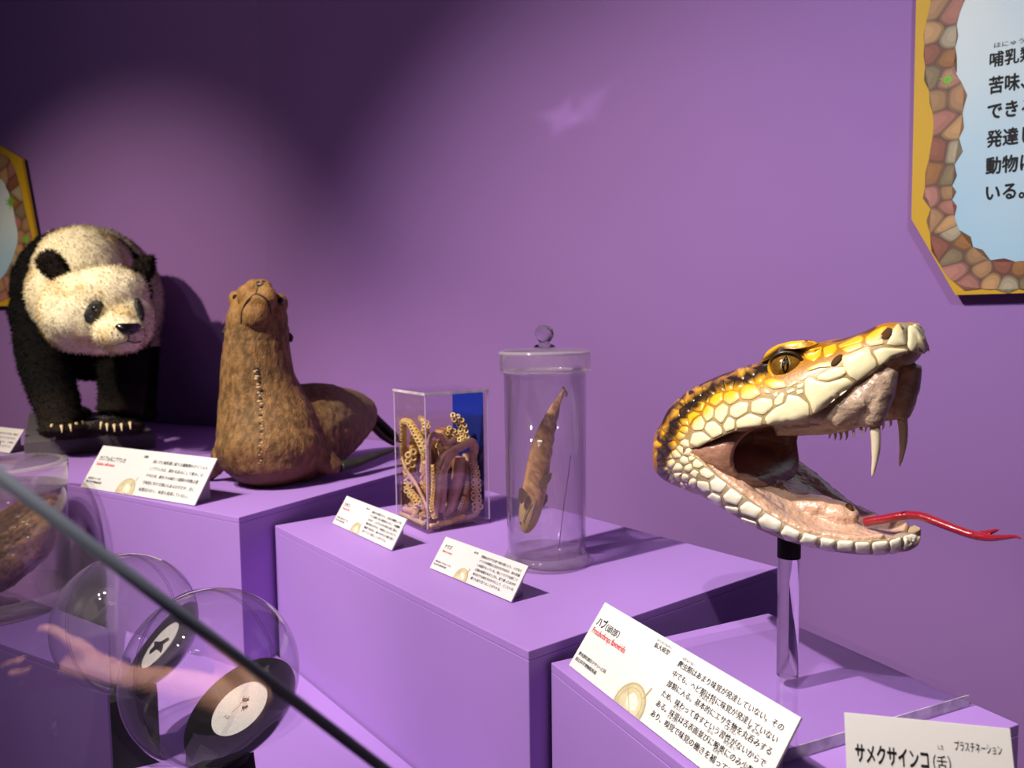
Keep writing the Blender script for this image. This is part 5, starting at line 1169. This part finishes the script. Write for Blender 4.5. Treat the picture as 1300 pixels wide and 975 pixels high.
# ------------------------------------------------------------------ two clear balls with specimen discs on black posts
XV = unit(RGT); YV = unit(UPV)
def vdir(r, u, f): return r * XV + u * YV + f * FWD
M_SHELL = clear_mat('clear_ball_shell', (0.985, 0.975, 0.985, 1), edge=.22, edge_tint=(.55, .52, .6, 1), ior=1.55, haze=.012)
M_SEAM = clear_mat('ball_seam', (0.86, 0.82, 0.88, 1), edge=.4, edge_tint=(.6, .55, .62, 1))
M_CAP = mat('black_plastic', srgb(16, 14, 18), .3, spec=.5)
M_PAPER = mat('mottled_white_paper', srgb(196, 192, 186), .7, var=.14, vscale=350)
zD = 1.5 - hD
def ball(label, px, py, d, rad, off, seam_a, seam_t, postw, art):
    c = at(px, py, d); t = thing('specimen_ball', label, 'specimen ball', (c[0], c[1], zD))
    MB().ell(c, (rad, rad, rad), nu=64, nv=40).build('shell', M_SHELL, t, smooth=True)
    o = vdir(*off); n = -unit(o); h = np.linalg.norm(o) * rad; rd = math.sqrt((rad * .985) ** 2 - h * h)
    X = unit(np.cross(n, YV)); Yd = np.cross(n, X)
    if Yd @ YV < 0: Yd = -Yd; X = -X
    prof = [(0, -h)] + [(rd, -h)] + [(rad * .985 * math.sin(a), -rad * .985 * math.cos(a)) for a in np.linspace(math.acos(h / (rad * .985)), 0.02, 10)] + [(0, -rad * .985)]
    MB().lathe(c, prof, 48, Z=n, X=X).build('base_cap', M_CAP, t, auto=40)
    dc = c - n * h
    MB().lathe(dc, [(0, .0002), (rd * .50, .0002), (rd * .50, .0012), (0, .0012)], 48, Z=n, X=X).build('paper_disc', M_PAPER, t, auto=30)
    art(t, dc + n * .0014, X, Yd, n, rd * .5)
    a_, tl = seam_a, seam_t; maj = math.cos(a_) * XV + math.sin(a_) * YV; mnr = -math.sin(a_) * XV + math.cos(a_) * YV; w = unit(mnr * tl + FWD * math.sqrt(1 - tl * tl)); nn = np.cross(maj, w); th = np.linspace(0, 2 * PI, 81)
    for s in (-1, 1):
        r2 = math.sqrt((rad * 1.003) ** 2 - .0022 ** 2); MB().tube(c + nn * .0022 * s + r2 * (np.cos(th)[:, None] * maj + np.sin(th)[:, None] * w), .0008, 6).build('seam_ring', M_SEAM, t, smooth=True)
    # square black post under the ball
    cx = c + XV * rad * .06; zt = c[2] - math.sqrt(max(0, rad ** 2 - np.linalg.norm((cx - c)[:2]) ** 2)) + .004
    d_ = unit([ray(px, py)[0], ray(px, py)[1], 0]); s_ = np.array([-d_[1], d_[0], 0])
    MB().prism([(cx + d_ * a * postw / 2 + s_ * b * postw / 2)[:2] for a, b in ((-1, -1), (1, -1), (1, 1), (-1, 1))], zD + .0005, zt - .006).build('post', M_MATTE, t, bevel=.001)
    MB().lathe((cx[0], cx[1], 0), [(0, zt - .0062), (postw * .46, zt - .0062), (postw * .3, zt + .012), (0, zt + .012)], 24).build('cradle', M_MATTE, t, auto=40)
    return c
def insects(t, P0, X, Y, n, R):
    for (u, v, s, a) in ((-.02, .30, 1.0, .3), (.20, .06, .8, .6)):
        q = P0 + X * u * R + Y * v * R; ax = X * math.cos(a) + Y * math.sin(a); ay = np.cross(n, ax)
        f = MB(); f.ell(q + n * .0012, (.0042 * s, .0024 * s, .0014), np.stack([ax, ay, n], 1), 10, 8); f.ell(q + ax * .005 * s + n * .0012, (.0018 * s, .0018 * s, .0012), np.stack([ax, ay, n], 1), 8, 6)
        b = f.build('pinned_insect', M_BLACK, t, smooth=True)
        g_ = MB()
        for k in (-1, 0, 1):
            for sd in (-1, 1): g_.tube([q + ax * .0025 * k * s + n * .0006, q + ax * .0045 * k * s + ay * .006 * sd * s + n * .0004], .00025, 4)
        g_.build('insect_legs', M_BLACK, b)
    MB().tube([P0 + X * -.05 * R + Y * .1 * R, P0 - X * .18 * R - Y * .22 * R], .0002, 4).build('pin', M_BLACK, t)
    c = Card(P0 - X * .36 * R - Y * .46 * R, X, Y, 1, 1); c.text('ハエ', 0, 0, .28 * R, .16 * R, M_INK, t, 0, h=.0003)
def winged(t, P0, X, Y, n, R):
    q = P0; mb = MB()
    body = [(-.75, -.12), (-.45, -.02), (-.05, .10), (.30, .42), (.55, .40), (.30, .12), (.62, .02), (.78, -.12), (.35, -.14), (.0, -.22), (-.2, -.50), (-.42, -.44), (-.40, -.20)]
    A = [q + X * R * u + Y * R * v for u, v in body]; mb.loft([[p for p in A], [p + n * .0016 for p in A]]); mb.build('flat_specimen', M_BLACK, t)
cF = ball('nearest clear plastic ball with two small insects on a white disc', 268.5, 857, .975, .1055, (.22, -.53, .33), math.radians(-67.5), .40, .080, insects)
cR = ball('clear plastic ball behind the nearest ball with a dark winged specimen', 160, 790, 1.225, .1055, (.40, -.42, .25), math.radians(-74), .30, .066, winged)

# ------------------------------------------------------------------ wide jar at the left edge with a fibrous brown specimen
ld = 1.70; LK = ld / FPX; LC = at(-8, 745, ld); zj = CAM[2] - hE; LJ = np.array([LC[0], LC[1], zj])
lj = thing('specimen_jar', 'wide lidded glass jar holding a fibrous brown specimen at the left edge', 'jar', LJ)
yl = lambda py: (768 - py) * LK
rL = 87 * LK
MB().lathe(LJ, [(0, .0004), (rL * .97, .0004), (rL, .006), (rL, 18 * LK), (rL * .96, 22 * LK), (0, 20 * LK)], 64).build('foot', M_LIDG, lj, auto=50)
open_lathe('wall', LJ, [(rL - 3 * LK, 22.5 * LK), (rL - 3 * LK, yl(618)), (rL, yl(618)), (rL, 22.5 * LK), (rL - 3 * LK, 22.5 * LK)], M_GLASS, lj)
MB().lathe(LJ, [(0, 22.6 * LK), (rL - 3.4 * LK, 22.6 * LK), (rL - 3.4 * LK, yl(628)), (0, yl(628))], 64).build('fluid', clear_mat('straw_fluid', (0.97, 0.95, 0.90, 1), ior=1.36, edge=.15, edge_tint=(.8, .76, .7, 1)), lj, auto=40)
MB().lathe(LJ, [(0, yl(617.5)), (rL + 1.5 * LK, yl(617.5)), (rL + 3 * LK, yl(613)), (rL + 3 * LK, yl(592)), (rL + 1 * LK, yl(587)), (rL * .8, yl(584.5)), (0, yl(582))], 64).build('lid', M_LIDG, lj, auto=35)
open_lathe('lid_bead', LJ, [(rL + 1.5 * LK, yl(590)), (rL + 3.6 * LK, yl(589)), (rL + 2 * LK, yl(586)), (rL * .94, yl(585))], M_BEAD, lj)
MB().lathe(LJ, [(0, yl(581.8)), (16 * LK, yl(581.5)), (9 * LK, yl(577)), (8 * LK, yl(573)), (14 * LK, yl(568)), (17 * LK, yl(560)), (15 * LK, yl(552)), (8 * LK, yl(546.5)), (0, yl(545))], 32).build('knob', M_SOLIDG, lj, auto=60)
tg = thing('dried_tongue', 'fibrous brown preserved piece slanting across the wide left jar', 'specimen', LJ + [0, 0, .05])
mb = MB(); fwl = unit((LJ - CAM) * [1, 1, 0]); lp = lambda px, py, off=0: CAM + ray(px, py) * (((LJ + fwl * off - CAM) @ fwl) / (ray(px, py) @ fwl))
pts = catmull([lp(66, 634, .02), lp(52, 650, .0), lp(32, 674, -.02), lp(4, 700, -.025), (lp(-28, 722, -.02)), lp(-56, 734, 0)], 6); R = np.interp(np.linspace(0, 1, len(pts)), [0, .12, .35, .7, 1], [16, 36, 50, 52, 34]) * LK
mb.tube(pts, R, 22, flat=.62); me = fuse(mb, .0045, 4); P = coords(me); N_ = normals(me)
ax = unit(pts[-1] - pts[0]); al = (P @ ax)[:, None]; Ps = P - al * ax * .8
f_ = fbm(Ps, 60, 3); g_ = fbm(P, 160, 8); P = P + N_ * (f_[:, None] * .008 + g_[:, None] * .003); rr = (P - LJ); rh = np.linalg.norm(rr[:, :2], axis=1); kk = np.minimum(1, (rL - 5 * LK) / np.maximum(rh, 1e-6)); P[:, :2] = LJ[:2] + rr[:, :2] * kk[:, None]
set_coords(me, P); pigment(me, lerp(srgb(84, 56, 30)[:3], srgb(178, 134, 84)[:3], sstep(-.4, .5, f_ * .8 + g_ * .5)[:, None])); link('flesh', me, mat('fibrous_flesh', (1, 1, 1, 1), .6, bump=.9, bscale=240, attr=True, bdist=.004, coat=.1), tg)
# plinth that carries the wide jar, in front of the long one; its dimness is painted in
M_KEEP = M_PLINTH; M_PLINTH = mat('dimmed_plinth_colour', srgb(92, 66, 122), 0.6, bump=0.05, bscale=700, var=0.05, vscale=5, spec=0.3)
plinth('purple plinth under the wide jar at the left edge, dimness painted into its colour', pE, hE); M_PLINTH = M_KEEP
# ------------------------------------------------------------------ glass guard in the near left corner, its edge slanting across the picture
GN = unit([-.45, .89, 0]); GD = .36
def gp(px, py): r = ray(px, py); return CAM + r * (GD / (r @ GN))
gl = thing('glass_guard', 'clear glass guard whose blurred grey edge slants across the lower left corner', 'glass guard', gp(240, 900) * [1, 1, 0])
e0, e1_ = gp(-160, 490), gp(640, 1098); dn = lambda p, z: np.array([p[0], p[1], z])
fr_ = [e0, e1_, dn(e1_, .75), dn(e0 - unit(e1_ - e0) * .1, .75)]
GTH = .006
MB().loft([[p for p in fr_], [p + GN * GTH for p in fr_]]).build('pane', clear_mat('guard_glass', (0.96, 0.97, 0.97, 1), ior=1.52, rough=.0), gl)
ed = unit(e1_ - e0); up_ = np.cross(GN, ed); up_ = up_ if up_[2] > 0 else -up_
MB().tube([e0 + GN * GTH / 2 + up_ * .001, e1_ + GN * GTH / 2 + up_ * .001], .0027, 14).build('polished_edge', mat('glass_edge', srgb(104, 112, 130), .6), gl, smooth=True)
# ------------------------------------------------------------------ the visitor taking the picture, seen only as a faint reflection in the glass guard
def mir(P): P = np.asarray(P, float); rel = P - CAM; return P - 2 * ((rel @ GN) - GD) * GN
vis = thing('person', 'visitor in a grey shirt standing before the display, mirrored faintly in the glass guard', 'person', (0.45, -1.03, 0))
M_SKINP = mat('skin', srgb(214, 160, 134), .5, bump=.2, bscale=300, var=.08, vscale=30, sss=.05); M_SHIRT = mat('grey_shirt', srgb(120, 116, 124), .9, bump=.4, bscale=300, var=.1, vscale=8); M_TROU = mat('dark_trousers', srgb(40, 40, 50), .9, bump=.3, bscale=400); M_HAIR = mat('black_hair', srgb(24, 20, 18), .5, bump=.5, bscale=300)
bx, by = 0.45, -1.03
def tubeP(mb, P, R, n=5, k=14, flat=1.0, ref=None):
    Q = catmull(np.concatenate([np.asarray(P, float), np.asarray(R, float)[:, None]], 1), n); mb.tube(Q[:, :3], Q[:, 3], k, flat=flat, ref=ref)
wrist = mir(at(168, 866, 1.36)); palm = mir(at(86, 842, 1.35)); elbow = np.array([bx + .02, by + .02, 1.02]); 
wd_ = unit(palm - wrist); elbow = wrist - wd_ * .23 + np.array([0, -.03, .02])
shL = np.array([elbow[0] * .5 + (bx + .18) * .5, by + .0, 1.36]); shR = np.array([bx - .17, by, 1.38])
mb = MB()
tubeP(mb, [(bx, by, .92), (bx, by, 1.05), (bx, by, 1.2), (bx, by, 1.34), (bx, by, 1.42)], [.14, .125, .13, .135, .07], 5, 24)
tubeP(mb, [(bx, by, 1.38), (bx, by + .01, 1.47), (bx, by + .02, 1.53)], [.06, .052, .055]); mb.ell((bx, by + .03, 1.60), (.075, .095, .115)); mb.ell((bx, by + .06, 1.55), (.055, .065, .06)); mb.ell((bx, by + .128, 1.585), (.013, .018, .02))
for s in (-1, 1): mb.ell((bx + s * .077, by + .02, 1.59), (.012, .022, .032))
tubeP(mb, [(bx - .05, by, 1.37), shR, (bx - .22, by + .13, 1.22), (bx - .17, by + .36, 1.36), (bx - .19, by + .47, 1.44)], [.06, .055, .045, .034, .028])
tubeP(mb, [(bx + .05, by, 1.37), shL, lerp(shL, elbow, .6), elbow, lerp(elbow, wrist, .5), wrist], [.06, .055, .045, .040, .036, .027])
for s in (-1, 1): tubeP(mb, [(bx + s * .07, by, .95), (bx + s * .09, by + .01, .75), (bx + s * .09, by + .01, .48), (bx + s * .09, by - .01, .25), (bx + s * .09, by, .07)], [.10, .085, .06, .052, .04]); tubeP(mb, [(bx + s * .09, by - .05, .035), (bx + s * .095, by + .06, .035), (bx + s * .10, by + .17, .025)], [.034, .04, .025])
def hand(mb, W, tips, pc, pr):
    mb.ell(pc, pr, PR_, 16, 12)
    for (ch, r) in tips: tubeP(mb, ch, np.linspace(r * 1.2, r * .9, len(ch)), 4, 10)
ax_ = wd_; up2 = unit(np.array([0, 0, 1.0]) - ax_ * ax_[2]); sd2 = np.cross(ax_, up2); PR_ = np.stack([ax_, up2, sd2], 1)
mir_at = lambda x, y, d: mir(at(x, y, d))
tubeP(mb, [wrist, lerp(wrist, palm, .5), palm], [.029, .036, .042], 5, 14, .7)
F_ = [([mir_at(75, 836, 1.35), mir_at(52, 838, 1.34), mir_at(28, 842, 1.34), mir_at(4, 849, 1.35)], .0105), ([mir_at(72, 846, 1.36), mir_at(48, 852, 1.36), mir_at(28, 858, 1.37), mir_at(12, 857, 1.38)], .0108),
      ([mir_at(74, 856, 1.37), mir_at(54, 864, 1.37), mir_at(38, 869, 1.39), mir_at(26, 866, 1.41)], .0102), ([mir_at(80, 864, 1.37), mir_at(64, 872, 1.38), mir_at(52, 876, 1.40), mir_at(44, 872, 1.41)], .009),
      ([mir_at(104, 836, 1.34), mir_at(86, 818, 1.33), mir_at(68, 804, 1.33), mir_at(48, 800, 1.33)], .0115)]
hand(mb, wrist, F_, palm, (.056, .046, .026))
h2 = np.array([bx - .19, by + .50, 1.455]); PR_ = np.eye(3)
hand(mb, h2, [([h2 + [.01 * k - .02, .02, .02 - .016 * k], h2 + [.01 * k - .0, .045, .02 - .016 * k], h2 + [.03, .05, .018 - .016 * k]], .009) for k in range(4)] + [([h2 + [-.02, .01, .02], h2 + [-.035, .03, .035], h2 + [-.03, .045, .05]], .010)], h2, (.028, .035, .042))
link('body', fuse(mb, .0060, 3), M_SKINP, vis)
mb = MB(); tubeP(mb, [(bx, by, .90), (bx, by, 1.05), (bx, by, 1.2), (bx, by, 1.34), (bx, by, 1.43)], [.155, .142, .146, .15, .075], 5, 24)
tubeP(mb, [(bx - .05, by, 1.38), shR, lerp(shR, np.array([bx - .22, by + .13, 1.22]), .7)], [.07, .068, .062]); tubeP(mb, [(bx + .05, by, 1.38), shL, lerp(shL, elbow, .6)], [.07, .068, .062])
me = fuse(mb, .008, 4); P = coords(me); P += normals(me) * (fbm(P, 14, 3)[:, None] * .006); set_coords(me, P); link('shirt', me, M_SHIRT, vis)
mb = MB()
for s in (-1, 1): tubeP(mb, [(bx + s * .06, by, .96), (bx + s * .085, by + .01, .75), (bx + s * .09, by + .01, .48), (bx + s * .09, by - .01, .25), (bx + s * .09, by, .10)], [.115, .10, .075, .068, .062])
link('trousers', fuse(mb, .01, 3), M_TROU, vis)
mb = MB(); mb.ell((bx, by + .015, 1.63), (.082, .098, .098)); mb.ell((bx, by - .02, 1.585), (.08, .07, .09)); link('hair', fuse(mb, .008, 2), M_HAIR, vis)
for s in (-1, 1): MB().ell((bx + s * .032, by + .112, 1.60), (.012, .008, .007), nu=12, nv=8).build('eye', M_WET, vis, smooth=True)
kc = mir(at(70, 905, 1.42)); k2 = mir(at(68, 945, 1.42)); mb = MB(); mb.tube(catmull([kc, lerp(kc, k2, .3) + XV * .006, lerp(kc, k2, .6) - XV * .004, k2], 4), .003, 6); th = np.linspace(0, 2 * PI, 25)
mb.tube(lerp(kc, k2, .6) + .010 * (np.cos(th)[:, None] * XV + np.sin(th)[:, None] * YV), .0022, 6); mb.build('strap_clip', mat('steel', srgb(170, 168, 172), .3, metal=1), vis, smooth=True)
